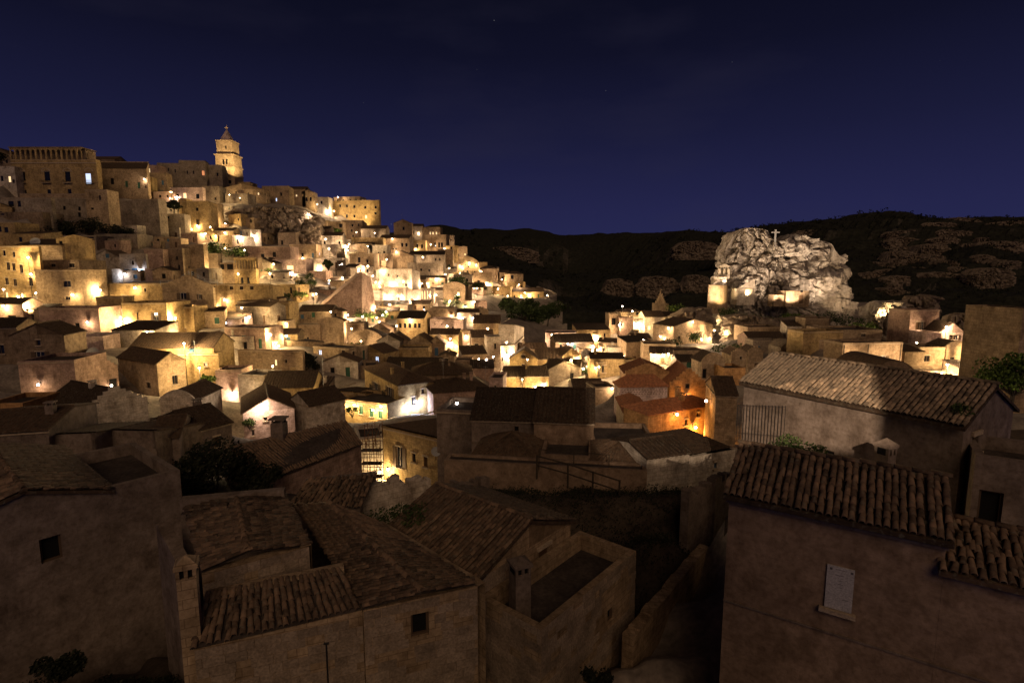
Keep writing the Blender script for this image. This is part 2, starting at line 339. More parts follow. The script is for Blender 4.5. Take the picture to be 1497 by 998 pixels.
def profile_slab(mb, f, pts, z0, th=0.3, mi=0):
    """upright slab whose upper outline is pts [(s, z)...]; stands on z0"""
    s0, s1 = pts[0][0], pts[-1][0]
    for o, rev in ((0.0, False), (-th, True)):
        for i in range(len(pts) - 1):
            (a, za), (b, zb_) = pts[i], pts[i + 1]
            if abs(b - a) < 1e-6: continue
            q = [f(a, o, z0), f(b, o, z0), f(b, o, zb_), f(a, o, za)]
            mb.face(q[::-1] if rev else q, mi)
    for i in range(len(pts) - 1):
        (a, za), (b, zb_) = pts[i], pts[i + 1]
        mb.face([f(a, 0, za), f(b, 0, zb_), f(b, -th, zb_), f(a, -th, za)], mi)
    for s, z in (pts[0], pts[-1]): mb.face([f(s, 0, z0), f(s, -th, z0), f(s, -th, z), f(s, 0, z)], mi)
def wall_side(mb, f, L, z0, z1, holes, mi=0):
    xs = sorted({0.0, L} | {h[0] for h in holes} | {h[1] for h in holes}); zs = sorted({z0, z1} | {h[2] for h in holes} | {h[3] for h in holes})
    for i in range(len(xs) - 1):
        for j in range(len(zs) - 1):
            cx, cz = (xs[i] + xs[i + 1]) / 2, (zs[j] + zs[j + 1]) / 2
            if any(h[0] < cx < h[1] and h[2] < cz < h[3] for h in holes): continue
            mb.face([f(xs[i], 0, zs[j]), f(xs[i + 1], 0, zs[j]), f(xs[i + 1], 0, zs[j + 1]), f(xs[i], 0, zs[j + 1])], mi)
    for (a, b, c, d) in holes:
        e = -0.28
        mb.face([f(a, 0, c), f(b, 0, c), f(b, e, c), f(a, e, c)], mi); mb.face([f(a, 0, d), f(a, e, d), f(b, e, d), f(b, 0, d)], mi)
        mb.face([f(a, 0, c), f(a, e, c), f(a, e, d), f(a, 0, d)], mi); mb.face([f(b, 0, c), f(b, 0, d), f(b, e, d), f(b, e, c)], mi)
def add_window(root, f, h, kind, D, hole=True):
    a, b, c, d = h; wd, ht = b - a, d - c
    door = kind in 'Dgb' and ht > 1.7 * wd * 0.9 and ht > 1.75
    o1 = -0.10 if hole else 0.06; o0 = -0.24 if hole else -0.02
    fr = MB(); t = min(0.07, wd * 0.12)
    if True:
        for (s0, s1, z0, z1) in ((a, a + t, c, d), (b - t, b, c, d), (a + t, b - t, c, c + t), (a + t, b - t, d - t, d)): obox(fr, f, s0, s1, o0, o1, z0, z1)
    if kind in 'dlcw' and wd > 0.6 and D < 160: obox(fr, f, (a + b) / 2 - 0.03, (a + b) / 2 + 0.03, o0, o1, c + t, d - t)
    mats = {'g': M_GREEN, 'b': M_BLUE, 'D': M_DOOR, 'w': M_FRAMEW}.get(kind, M_FRAME)
    wo_ = fr.build('door' if door else 'window', mats, root, uv=False)
    pm = {'l': M_LITW, 'c': M_LITC, 'O': M_LITO, 'o': M_VOID, 'g': M_GREEN, 'b': M_BLUE, 'D': M_DOOR}.get(kind, M_PANE)
    pn = MB(); obox(pn, f, a + t * 0.5, b - t * 0.5, o0 - 0.02, (o0 + o1) / 2 - 0.01, c + t * 0.5, d - t * 0.5)
    pn.build('leaf_panel' if kind in 'gbD' else 'pane', pm, wo_, uv=False)
    if D < 165 and kind != 'o':
        sm = MB()
        if not door: obox(sm, f, a - 0.14, b + 0.14, 0.003, 0.16, c - 0.13, c - 0.005)
        obox(sm, f, a - 0.12, b + 0.12, 0.003, 0.09, d + 0.01, d + 0.17)
        sm.build('sill' if not door else 'lintel', M_STONETRIM, wo_, uv=False)
    if kind == 'w':
        for s0, s1 in ((a - wd * 0.52, a - 0.01), (b + 0.01, b + wd * 0.52)):
            sh = MB(); obox(sh, f, s0, s1, 0.01, 0.06, c, d); sh.build('shutter', M_FRAME, wo_, uv=False)
    return wo_
def chimney(root, x, y, z, hgt=1.2, s=0.45, m='tan'):
    c = MB(); c.box(x - s / 2, x + s / 2, y - s / 2, y + s / 2, z - 1.2, z + hgt - 0.30)
    for dx in (-1, 1):
        for dy in (-1, 1): c.box(x + dx * s * 0.36 - 0.05, x + dx * s * 0.36 + 0.05, y + dy * s * 0.36 - 0.05, y + dy * s * 0.36 + 0.05, z + hgt - 0.30, z + hgt - 0.08)
    c.box(x - s * 0.62, x + s * 0.62, y - s * 0.62, y + s * 0.62, z + hgt - 0.08, z + hgt)
    return c.build('chimney', MW[m], root)
def steps_profile(L, z, rh, n, flat=0.12):
    pts = []
    for i in range(n):
        t0, t1 = i / n * 0.5, (i + 1) / n * 0.5; zz = z + rh * (i + 1) / n
        pts += [(L * t0, zz), (L * t1, zz)]
    return pts + [(L - s, zz) for s, zz in pts[::-1]]
def arc_profile(L, z, rh, n=14):
    return [(L * i / n, z + rh * math.sin(math.pi * i / n) ** 0.8) for i in range(n + 1)]
def build_house(s):
    rnd = random.Random(int(s['u'][0] * 131 + s['v'][1] * 17))
    Lr, Ll, Hh, D = s['Lr'], s['Ll'], max(1.6, s['H']), s['D']
    root = empty(s['name'], s['O'], s['th']); sink = 3.0 + 0.03 * D
    rt = s['roof']; rh = s['rh'] if s['rh'] is not None else {'G': 0.20 * Ll, 'X': 0.20 * Lr, 'T': 0.24 * Lr, 'C': 0.26 * Lr, 'V': 0.28 * Lr, 'H': 0.16 * min(Lr, Ll), 'S': 0.16 * Ll, 'B': 0.14 * Ll, 'F': 0.45}[rt]
    F = fmap((0, 0), (1, 0), (0, -1)); Lf = fmap((0, Ll), (0, -1), (-1, 0)); Rt = fmap((Lr, 0), (0, 1), (1, 0)); Bk = fmap((Lr, Ll), (-1, 0), (0, 1))
    holes = {'f': [], 'l': [], 'r': []}; wins = []
    # ---- openings given by place in the photograph
    def px(fid, u, v, wp, hp):
        if fid == 'f': o, dd = s['O'], s['ex']
        elif fid == 'l': o, dd = s['O'], s['ey']
        else: o, dd = s['O'] + s['ex'] * Lr, s['ey']
        z = s['O'].z + Hh / 2
        for _ in range(3):
            q = solve_len(o.x, o.y, z, dd.x, dd.y, u); z = zat(o.y + dd.y * q, v)
        q0 = solve_len(o.x, o.y, z, dd.x, dd.y, u - wp / 2); q1 = solve_len(o.x, o.y, z, dd.x, dd.y, u + wp / 2)
        y = o.y + dd.y * q; hz = abs(zat(y, v - hp / 2) - zat(y, v + hp / 2)); hw = abs(q1 - q0)
        if fid == 'l': q = Ll - q
        return q - hw / 2, q + hw / 2, z - s['O'].z - hz / 2, z - s['O'].z + hz / 2
    def put(fid, h, kind):
        L = {'f': Lr, 'l': Ll, 'r': Ll}[fid]; top = Hh - (0.5 if rt == 'F' else 0.12)
        a, b, c, d_ = h; a, b = max(a, 0.12), min(b, L - 0.12)
        if b - a < 0.22 or d_ - c < 0.3: return
        f = {'f': F, 'l': Lf, 'r': Rt}[fid]
        if d_ > top or c < -sink + 0.2:
            if rt in 'XTCV' and fid == 'f' and d_ < Hh + rh * 0.8: wins.append((f, (a, b, max(c, 0), d_), kind, False))
            else:
                d_ = min(d_, top)
                if d_ - c > 0.5: put(fid, (a, b, c, d_), kind)
            return
        for (x0, x1, y0, y1) in holes[fid]:
            if a < x1 + 0.3 and b > x0 - 0.3 and c < y1 + 0.25 and d_ > y0 - 0.25: return
        holes[fid].append((a, b, c, d_)); wins.append((f, (a, b, c, d_), kind, True))
    if s['w']:
        for e in s['w']:
            u, v, wp, hp = e[:4]; kind = e[4] if len(e) > 4 else 'd'; fid = e[5] if len(e) > 5 else ('f' if u >= s['u'][1] else 'l')
            put(fid, px(fid, u, v, wp, hp), kind)
    elif s['auto']:
        for fid, L in (('f', Lr), ('l', Ll), ('r', Ll)):
            vis = fid == 'f' or (fid == 'l' and s['u'][0] < s['u'][1] - 2) or (fid == 'r' and s['u'][2] < 700)
            if not vis: continue
            n = min(4, int(L / 3.0)); rows = max(1, min(3, int(Hh / 3.1)))
            for j in range(rows):
                for i in range(n):
                    if rnd.random() < (0.62 if fid == 'f' else 0.4):
                        cx = L * (i + 0.5) / n + rnd.uniform(-.4, .4); wz = rnd.uniform(.75, 1.05); hz = rnd.uniform(1.05, 1.6)
                        zb = j * 3.0 + rnd.uniform(0.9, 1.3)
                        k = rnd.choice('dddddddooggDblc' if D < 260 else 'dddddoool')
                        if j == 0 and rnd.random() < 0.4: zb, hz, k = 0.02, 2.1, rnd.choice('DDgbo')
                        if k in 'gbD' and j > 0: k = 'd'
                        put(fid, (cx - wz / 2, cx + wz / 2, zb, zb + hz), k)
    # ---- walls
    wm = MB()
    Hs = Hh - max(0.0, rh) if rt == 'B' else Hh; hl = [h for h in holes['l'] if h[3] < Hs]; hr = [h for h in holes['r'] if h[3] < Hs]
    wins = [w__ for w__ in wins if w__[0] is F or w__[1][3] < Hs]
    wall_side(wm, F, Lr, -sink, Hh, holes['f']); wall_side(wm, Lf, Ll, -sink, Hs, hl); wall_side(wm, Rt, Ll, -sink, Hs, hr); wall_side(wm, Bk, Lr, -sink, Hs, [])
    if rt == 'B':
        zb_ = Hh - rh
        profile_slab(wm, Lf, [(0, zb_), (Ll, Hh)], Hs, 0.25); profile_slab(wm, Rt, [(0, Hh), (Ll, zb_)], Hs, 0.25)
        if rh < 0: profile_slab(wm, Bk, [(0, zb_), (Lr, zb_)], Hs, 0.25)
    tri = lambda L, h: [(0, Hh), (L / 2, Hh + h), (L, Hh)]
    if rt == 'G':
        for f in (Lf, Rt): profile_slab(wm, f, tri(Ll, rh - 0.02), Hh, 0.25)
    elif rt in 'X': 
        for f in (F, Bk): profile_slab(wm, f, tri(Lr, rh - 0.02), Hh, 0.25)
    elif rt == 'T': profile_slab(wm, F, steps_profile(Lr, Hh + 0.25, rh, max(4, min(11, int(Lr / 0.9)))), Hh, 0.3); profile_slab(wm, Bk, tri(Lr, rh - 0.02), Hh, 0.25)
    elif rt == 'C': profile_slab(wm, F, arc_profile(Lr, Hh + 0.2, rh), Hh, 0.3); profile_slab(wm, Bk, tri(Lr, rh - 0.02), Hh, 0.25)
    elif rt == 'V':
        for f in (F, Bk): profile_slab(wm, f, arc_profile(Lr, Hh, rh), Hh, 0.25)
    elif rt == 'S':
        for f, p in ((Lf, [(0, Hh + rh), (Ll, Hh)]), (Rt, [(0, Hh), (Ll, Hh + rh)]), (Bk, [(0, Hh + rh), (Lr, Hh + rh)])): profile_slab(wm, f, p, Hh, 0.25)
    elif rt == 'F':                                                     # parapet: inner faces and coping
        e = 0.25
        for x0, y0, x1, y1 in ((e, e, Lr - e, e), (Lr - e, e, Lr - e, Ll - e), (Lr - e, Ll - e, e, Ll - e), (e, Ll - e, e, e)):
            wm.face([(x0, y0, Hh - rh - .05), (x0, y0, Hh), (x1, y1, Hh), (x1, y1, Hh - rh - .05)])
        for q in ([(0, 0), (Lr, 0), (Lr - e, e), (e, e)], [(Lr, 0), (Lr, Ll), (Lr - e, Ll - e), (Lr - e, e)], [(Lr, Ll), (0, Ll), (e, Ll - e), (Lr - e, Ll - e)], [(0, Ll), (0, 0), (e, e), (e, Ll - e)]):
            wm.face([(a, b, Hh) for a, b in q])
    wall = wm.build('wall', MW[s['m']], root)
    # ---- roof
    rm = MB(); sp, amp = (0.30, 0.05) if D < 75 else (0.42, 0.06) if D < 130 else (0.8, 0.07) if D < 220 else (1, 0)
    if s['rib'] == 0: amp = 0
    ov = 0.25; H0 = Hh
    if rt == 'F': rm.face([(.24, .24, Hh - rh), (Lr - .24, .24, Hh - rh), (Lr - .24, Ll - .24, Hh - rh), (.24, Ll - .24, Hh - rh)])
    elif rt == 'G':
        k = rh / (Ll / 2) * ov; e = 0.12
        roof_plane(rm, (-e, -ov, H0 - k + .06), (Lr + e, -ov, H0 - k + .06), (Lr + e, Ll / 2, H0 + rh + .06), (-e, Ll / 2, H0 + rh + .06), sp, amp)
        roof_plane(rm, (Lr + e, Ll + ov, H0 - k + .06), (-e, Ll + ov, H0 - k + .06), (-e, Ll / 2, H0 + rh + .06), (Lr + e, Ll / 2, H0 + rh + .06), sp, amp)
        rm.tube((-e, Ll / 2, H0 + rh + .05), (Lr + e, Ll / 2, H0 + rh + .05), 0.13, n=6)
    elif rt in 'XTC':
        y0 = -0.12 if rt == 'X' else 0.31; k = rh / (Lr / 2) * ov
        roof_plane(rm, (-ov, Ll + .1, H0 - k + .06), (-ov, y0, H0 - k + .06), (Lr / 2, y0, H0 + rh + .06), (Lr / 2, Ll + .1, H0 + rh + .06), sp, amp)
        roof_plane(rm, (Lr + ov, y0, H0 - k + .06), (Lr + ov, Ll + .1, H0 - k + .06), (Lr / 2, Ll + .1, H0 + rh + .06), (Lr / 2, y0, H0 + rh + .06), sp, amp)
        rm.tube((Lr / 2, y0, H0 + rh + .05), (Lr / 2, Ll, H0 + rh + .05), 0.13, n=6)
    elif rt == 'V':
        pr = arc_profile(Lr, Hh + .05, rh); k = len(rm.v)
        for (x, z) in pr: rm.v += [(x, -.05, z), (x, Ll + .05, z)]
        for i in range(len(pr) - 1): rm.f.append((k + 2 * i, k + 2 * i + 2, k + 2 * i + 3, k + 2 * i + 1)); rm.m.append(0)
    elif rt == 'S':
        k = rh / Ll * ov; roof_plane(rm, (-.1, -ov, H0 - k + .05), (Lr + .1, -ov, H0 - k + .05), (Lr + .1, Ll + .05, H0 + rh + .05), (-.1, Ll + .05, H0 + rh + .05), sp, amp)
    elif rt == 'B':
        roof_plane(rm, (Lr + .05, Ll + .1, H0 - rh + .06), (-.05, Ll + .1, H0 - rh + .06), (-.05, .26, H0 + .02), (Lr + .05, .26, H0 + .02), sp, amp)
    elif rt == 'H':
        mI = min(Lr, Ll) / 2; zz = H0 + rh + .05; e = H0 + .0
        if Lr >= Ll: r0, r1 = (mI, Ll / 2, zz), (Lr - mI, Ll / 2, zz)
        else: r0, r1 = (Lr / 2, mI, zz), (Lr / 2, Ll - mI, zz)
        A, B_, C_, D_ = (-ov, -ov, e), (Lr + ov, -ov, e), (Lr + ov, Ll + ov, e), (-ov, Ll + ov, e)
        if Lr >= Ll: qs = ((A, B_, r1, r0), (B_, C_, r1, r1), (C_, D_, r0, r1), (D_, A, r0, r0))
        else: qs = ((A, B_, r0, r0), (B_, C_, r1, r0), (C_, D_, r1, r1), (D_, A, r0, r1))
        for q in qs: roof_plane(rm, *q, sp, amp)
    s['roof_z'] = Hh + (rh if rt in 'GXTCVSH' else -rh if rt == 'F' else 0)
    rmat = s['rm'] or (M_FLAT if rt == 'F' else MW[s['m']] if rt == 'V' else M_TILE)
    ro = rm.build('roof', rmat, root, uv=False)
    for f, h, kind, hole in wins: add_window(root, f, h, kind, D, hole)
    for i in range(s['chim']):
        x, y = Lr * rnd.uniform(.15, .85), Ll * rnd.uniform(.3, .75)
        chimney(ro, x, y, Hh + (rh * 0.6 if rt in 'GXTCSH' else 0.0), rnd.uniform(0.9, 1.5), rnd.uniform(.4, .6), s['m'])
    # ---- cornice line under flat tops
    if s['tr'] and D < 260 and rt in 'FGB' and Hh > 3:
        cm = MB(); obox(cm, F, -0.06, Lr + 0.06, 0.003, 0.10, Hh - 0.32, Hh - 0.20); obox(cm, Lf, 0.0, Ll - 0.003, 0.003, 0.10, Hh - 0.32, Hh - 0.20); cm.build('cornice', M_STONETRIM, root, uv=False)
    n = len(wins); area = Lr * Hh
    size = 'tall' if Hh > 1.15 * Lr and Hh > 6 else 'long' if Lr > 2.3 * Hh and Lr > 9 else 'small' if area < 26 else 'large' if area > 95 else ''
    lab = s['lab'] or ' '.join(('%s %s %s house %s %s' % (size, ROOFW[rt], TONE[s['m']], NUMW.get(n, 'with many openings'), s['place'] or zone(s['u'][1], s['v'][1], D))).split())
    for cut in (' around', 'stone ', 'long ', 'large ', 'small '):
        if len(lab.split()) > 16: lab = lab.replace(cut, ' by' if cut == ' around' else '', 1)
    tag(root, lab, s['cat']); s['obj'] = root; s['wall'] = wall; s['roofo'] = ro
    return root
# ------------------------------------------------------------------ the town, house by house
# ridge of the cathedral quarter
H(22, 22, 140, 233, 290, 0, 'F', 'och', ue=147, lab='long ochre palace with four balconied windows below an arcaded loggia', name='palace', cat='palace',
  w=[(34,258,6,13,'d'), (69,257,8,15,'d'), (99,258,8,15,'d'), (129,261,8,15,'c'), (37,281,4,7), (72,281,5,8), (102,281,5,9), (130,283,5,8)])
H(140, 140, 214, 245, 288, 2, 'S', 'tan', ue=218, w=[(164,265,5,9), (185,269,4,9,'g'), (203,271,4,9,'g'), (213,273,3,4)], rh=3)
H(0, -30, 21, 243, 277, 0, 'F', 'whi', w=[(3,261,4,8), (14,262,4,9,'l'), (20,265,3,5)])
H(-30, -30, 20, 225, 247, 4, 'X', 'drk', w=[(10,236,3,5)])
H(125, 125, 168, 232, 246, 0, 'G', 'drk', D=285)
H(168, 168, 207, 240, 258, 0, 'G', 'drk', D=290)
H(205, 205, 232, 241, 264, 4, 'F', 'pnk', D=285, w=[(217,251,5,10,'l')])
H(232, 232, 266, 238, 274, 6, 'F', 'gry', D=300, w=[(238,247,2,5), (246,248,2,5), (256,250,2,5)])
H(264, 264, 300, 234, 276, 8, 'B', 'gry', D=300, w=[(274,252,2,5), (283,252,2,5), (297,253,4,7,'O')], ue=306)
H(300, 300, 324, 241, 280, 5, 'F', 'gry', D=305, w=[(318,255,3,5)])
H(176, 176, 206, 238, 262, 0, 'F', 'drk', D=300)
H(218, 218, 243, 252, 270, 10, 'F', 'tan', D=270)
H(320, 320, 343, 258, 274, 0, 'X', 'tan', D=315, rh=1.6, w=[(326,266,3,5), (336,266,4,5)])
H(340, 340, 366, 266, 280, 0, 'F', 'och', D=318, w=[(352,272,2,4)])
H(322, 322, 386, 276, 296, 4, 'X', 'tan', D=300, rh=3)
H(384, 384, 422, 272, 296, -4, 'B', 'tan', D=315, w=[(411,284,3,5), (390,292,2,5,'c'), (404,292,2,5,'c')])
H(420, 420, 446, 276, 298, 0, 'G', 'drk', D=320)
H(442, 442, 459, 281, 300, 0, 'X', 'tan', D=320, w=[(448,291,3,6), (454,291,3,6)])
H(456, 456, 480, 288, 312, 0, 'F', 'whi', D=325, w=[(470,296,3,5)])
H(330, 330, 362, 283, 296, 0, 'F', 'gry', D=280, w=[(351,291,3,5)])
H(478, 478, 554, 294, 323, -10, 'B', 'och', D=335, ue=556, lab='long ochre convent with two rows of windows on the ridge', name='convent', cat='building', dep=12,
  w=[(484,300,3,5,'l'), (497,301,3,4), (507,301,3,4), (518,302,3,4), (534,303,3,4), (549,303,3,4), (549,312,3,3), (535,317,3,5,'l'), (518,316,3,4), (507,316,3,5)])
H(488, 488, 526, 288, 297, -10, 'F', 'tan', D=345)
# just under the ridge
H(225, 225, 252, 280, 292, 0, 'F', 'pnk', D=262, w=[(234,287,3,4), (245,287,3,4)])
H(250, 250, 296, 274, 294, 0, 'F', 'ros', D=265, ue=300, w=[(259,287,5,7), (270,286,5,8,'l'), (289,287,5,7)])
H(296, 296, 320, 272, 296, 0, 'F', 'gry', D=280)
H(200, 200, 222, 258, 292, 12, 'F', 'och', D=262, w=[(213,272,3,4)])
H(198, 198, 231, 291, 358, -6, 'F', 'gry', D=225, ue=243, auto=False, lab='tall blank stone tower block with battered walls on the slope', name='tower_block')
H(240, 240, 269, 312, 346, 10, 'F', 'gry', D=235, w=[(246,318,3,4)])
H(262, 262, 272, 290, 312, 0, 'F', 'och', D=255)
H(270, 270, 303, 294, 346, -8, 'B', 'och', D=245, ue=317, lab='tall yellow lit house with two small windows above the steps', w=[(288,306,4,5), (289,325,4,8)])
H(303, 303, 318, 297, 346, 0, 'F', 'tan', D=256, w=[(307,307,3,9)])
H(0, 0, 74, 289, 313, 0, 'F', 'gry', ue=80, w=[(16,298,8,8), (28,298,5,9)])
H(74, 74, 128, 289, 320, 2, 'F', 'gry', ue=132, w=[(94,304,4,6), (116,305,4,6), (116,314,4,7)])
H(128, 128, 156, 277, 320, 2, 'F', 'tan', w=[(146,289,3,7), (135,305,4,3)])
H(156, 156, 200, 293, 328, 0, 'F', 'gry', D=228, w=[(160,318,10,12,'o')])
H(30, 30, 150, 283, 295, 0, 'F', 'tan', D=224, auto=False)
H(-20, -20, 62, 310, 322, 0, 'F', 'drk', w=[(3,312,6,5), (18,312,7,4), (32,312,7,4)])
H(-20, -20, 21, 325, 362, -4, 'F', 'och', w=[(0,335,4,8), (9,336,6,8)])
H(22, 22, 63, 341, 366, 0, 'S', 'och', rh=1, w=[(30,350,5,7)])
H(70, 70, 140, 344, 362, 2, 'F', 'gry', D=190, w=[(95,347,14,3), (115,347,10,3), (132,347,10,3)])
H(140, 140, 200, 342, 366, 0, 'F', 'gry', D=200, w=[(190,336,8,10,'o')])
H(185, 185, 200, 329, 350, 0, 'F', 'whi', D=215, w=[(191,338,6,9,'o')])
# white house and its neighbours
H(177, 177, 213, 371, 404, 0, 'F', 'whi', D=172, ue=216, lab='white house with blue shutters under a pergola terrace, lit bluish', w=[(194,384,3,6), (198,384,3,6), (185,397,6,7,'b'), (197,396,8,8,'b'), (207,396,5,6,'b')], dep=8)
H(137, 137, 176, 376, 404, 0, 'X', 'whi', D=175, rh=2.2, w=[(157,374,5,6,'b')])
H(135, 135, 163, 393, 415, 0, 'F', 'whi', D=160, w=[(149,408,6,8,'g')])
H(163, 163, 186, 399, 412, 0, 'S', 'whi', D=166)
H(213, 213, 238, 364, 398, 4, 'F', 'pnk', D=180, ue=240, auto=False)
H(238, 238, 266, 363, 398, -4, 'F', 'drk', D=184)
H(264, 264, 297, 357, 404, -6, 'F', 'tan', D=188, ue=303, auto=False)
H(297, 297, 318, 370, 404, 12, 'F', 'drk', D=192, auto=False)
H(248, 248, 264, 348, 362, 0, 'F', 'tan', D=210)
H(213, 213, 240, 392, 410, 4, 'F', 'pnk', D=165)
H(2, 2, 56, 359, 446, 10, 'F', 'och', D=128, lab='tall yellow corner palace with rows of arched windows', name='palace', cat='palace', ue=60,
  w=[(6,370,4,8), (12,371,4,8), (20,372,4,8), (12,389,5,11), (20,390,5,11), (31,393,5,12), (45,412,6,12), (10,411,5,10), (22,413,5,10), (32,432,4,8,'l'), (10,432,4,10,'l')])
H(56, 56, 118, 394, 446, -4, 'F', 'tan', D=125, ue=121, w=[(98,415,11,9), (99,436,8,5)])
H(38, 38, 115, 380, 396, 0, 'F', 'drk', D=135, w=[(78,388,6,5), (105,388,8,6)])
H(88, 88, 134, 351, 410, -2, 'T', 'och', D=150, ue=138, rh=1.2, auto=False, w=[(90,365,5,26,'o')])
H(25, 25, 90, 358, 384, 4, 'S', 'tan', D=148, rh=2.0, w=[(38,370,6,8,'g')])
H(118, 118, 150, 418, 436, 0, 'F', 'drk', D=135, w=[(130,424,16,6,'l')])
# yellow lit lane
H(152, 152, 241, 414, 448, 3, 'F', 'och', D=132, ue=246, w=[(183,436,7,8), (212,424,3,5)])
H(182, 182, 243, 442, 492, -3, 'F', 'och', D=116, w=[(228,463,7,11,'w'), (201,462,2,10)], lab='yellow curved-corner house with one shuttered window on the lit lane')
H(145, 145, 182, 434, 484, 14, 'F', 'och', D=118, w=[(150,451,6,11,'D'), (178,459,4,16,'l')])
H(241, 241, 311, 419, 472, -3, 'T', 'tan', D=128, ue=314, rh=2.4, lab='step-gabled tan house with railed roof terrace and framed window', w=[(268,433,9,10,'w'), (292,434,4,7,'w'), (262,478,9,8)])
H(243, 243, 282, 448, 492, -3, 'F', 'och', D=121, w=[(256,487,10,6,'d'), (270,484,5,9,'D')])
H(282, 282, 330, 458, 480, 3, 'F', 'pnk', D=132, auto=False)
H(309, 309, 394, 415, 458, 0, 'B', 'och', D=148, lab='wide yellow house with three small square attic windows and orange door', w=[(338,421,5,5), (353,421,5,5), (368,421,5,5), (327,442,8,13,'D')])
H(348, 348, 394, 440, 464, 3, 'F', 'drk', D=140, auto=False)
H(300, 300, 350, 466, 478, 0, 'S', 'ros', D=128, rh=1)
H(60, 60, 144, 450, 486, 4, 'F', 'pnk', D=108, ue=147, w=[(89,452,7,5,'l'), (113,478,7,12,'o')])
H(0, -10, 32, 444, 478, 2, 'G', 'pnk', D=110, w=[(18,468,12,14,'o')])
H(30, 30, 62, 452, 478, 0, 'S', 'drk', D=112)
H(97, 97, 150, 492, 514, 6, 'F', 'ros', D=95, auto=False)
H(112, 112, 166, 490, 504, 6, 'F', 'whi', D=100, w=[(170,494,5,10)])
H(165, 165, 226, 482, 506, -3, 'S', 'whi', D=102, w=[(171,494,5,9)])
H(316, 316, 358, 384, 416, 0, 'F', 'tan', D=195, w=[(323,388,9,12,'o'), (336,388,9,12,'o')])
H(344, 344, 374, 393, 418, -4, 'F', 'och', D=190, ue=378, w=[(354,410,4,9), (363,410,4,9)], lab='ochre house topped by a balustraded loggia')
# lower left
H(20, 20, 93, 490, 530, 10, 'X', 'drk', D=74, rh=1.5, w=[(59,520,13,12,'w'), (56,501,6,8)], lab='brown gabled house with open wooden shutters on the left slope')
H(0, -20, 24, 478, 530, 10, 'G', 'drk', D=78)
H(31, 31, 108, 528, 574, 8, 'F', 'pnk', D=68, ue=112, auto=False, lab='blank pinkish terrace house with dark downpipe under the shuttered gable')
H(110, 137, 172, 544, 572, 60, 'T', 'pnk', D=74, rh=1.4, dep=6, w=[(148,565,9,8,'o'), (166,560,12,14,'o')])
H(172, 233, 270, 531, 578, 58, 'X', 'tan', D=78, rh=1.3, w=[(256,555,8,13), (217,563,6,9)], lab='tan gabled house with dark pantiled roof and side window')
H(190, 190, 312, 508, 522, 4, 'G', 'och', D=92, rh=2.0, dep=8, w=[(228,515,7,3), (280,512,8,6,'b')])
H(262, 262, 319, 517, 578, 4, 'F', 'och', D=92, ue=325, lab='two-storey house glowing yellow above the palm square', w=[(301,533,5,5,'l'), (300,540,8,2)])
H(318, 318, 353, 541, 592, 6, 'F', 'pnk', D=90, auto=False)
H(290, 290, 316, 500, 520, 2, 'X', 'och', D=97, rh=1.4, w=[(296,510,4,9), (306,510,5,7)])
H(58, 125, 216, 607, 642, 62, 'T', 'whi', D=52, rh=2.0, dep=9, auto=False, w=[(75,612,8,8)], chim=1, lab='whitish house with a long stepped gable and dark roof')
H(225, 235, 283, 585, 606, 4, 'C', 'whi', D=62, rh=1.0, w=[(268,598,4,5)], dep=6)
H(0, -20, 33, 590, 625, 4, 'F', 'org', D=52, lab='orange plastered house at the left edge of the roofs', w=[(20,610,20,2)])
H(137, 137, 226, 628, 665, -4, 'B', 'plb', D=43, rh=1.5, dep=8, auto=False)
H(-40, -40, 70, 634, 700, 16, 'G', 'plb', D=38, rh=0.7, dep=8, auto=False, chim=1)
H(70, 70, 138, 636, 690, 10, 'B', 'plb', D=40, rh=1.4, dep=8, auto=False)
H(226, 226, 262, 640, 690, 20, 'G', 'plb', D=44, rh=1.0, dep=6, auto=False)
H(228, 290, 338, 628, 680, 58, 'G', 'plb', D=48, dep=7, rh=1.2, chim=1, w=[(317,645,8,14,'D'), (262,640,8,12,'l')])
H(358, 358, 430, 604, 648, 26, 'X', 'ros', D=66, rh=1.6, dep=10, w=[(388,612,5,5), (370,632,4,9)], lab='pale rose house with a pantiled gable by the bright lane')
H(422, 453, 504, 592, 626, 52, 'G', 'whi', D=70, dep=6, rh=1.3, rib=1, w=[(427,603,5,10,'D')])
H(384, 384, 458, 566, 586, 6, 'G', 'och', D=84, dep=7, rh=1.8, w=[(405,575,3,3)], chim=1)
H(350, 350, 386, 547, 590, -10, 'F', 'whi', D=88, auto=False)
H(456, 456, 478, 566, 588, 4, 'S', 'whi', D=88, chim=1)
H(350, 350, 442, 511, 548, -4, 'F', 'tan', D=103, ue=445, w=[(403,530,4,9,'l'), (418,528,3,5), (385,512,5,4)])
H(340, 340, 420, 484, 512, -40, 'B', 'tan', D=140, dep=9, lab='long pale house with arched blue windows running down the lane', w=[(358,500,5,8,'g'), (371,494,5,11,'b'), (392,491,5,9,'g')])
H(407, 407, 422, 441, 486, -8, 'F', 'och', D=146, w=[(413,448,8,6,'o'), (413,456,8,6,'o'), (415,472,3,7,'g')])
H(360, 360, 396, 436, 470, 0, 'F', 'drk', D=150, auto=False)
H(392, 392, 408, 436, 470, 0, 'X', 'tan', D=152)
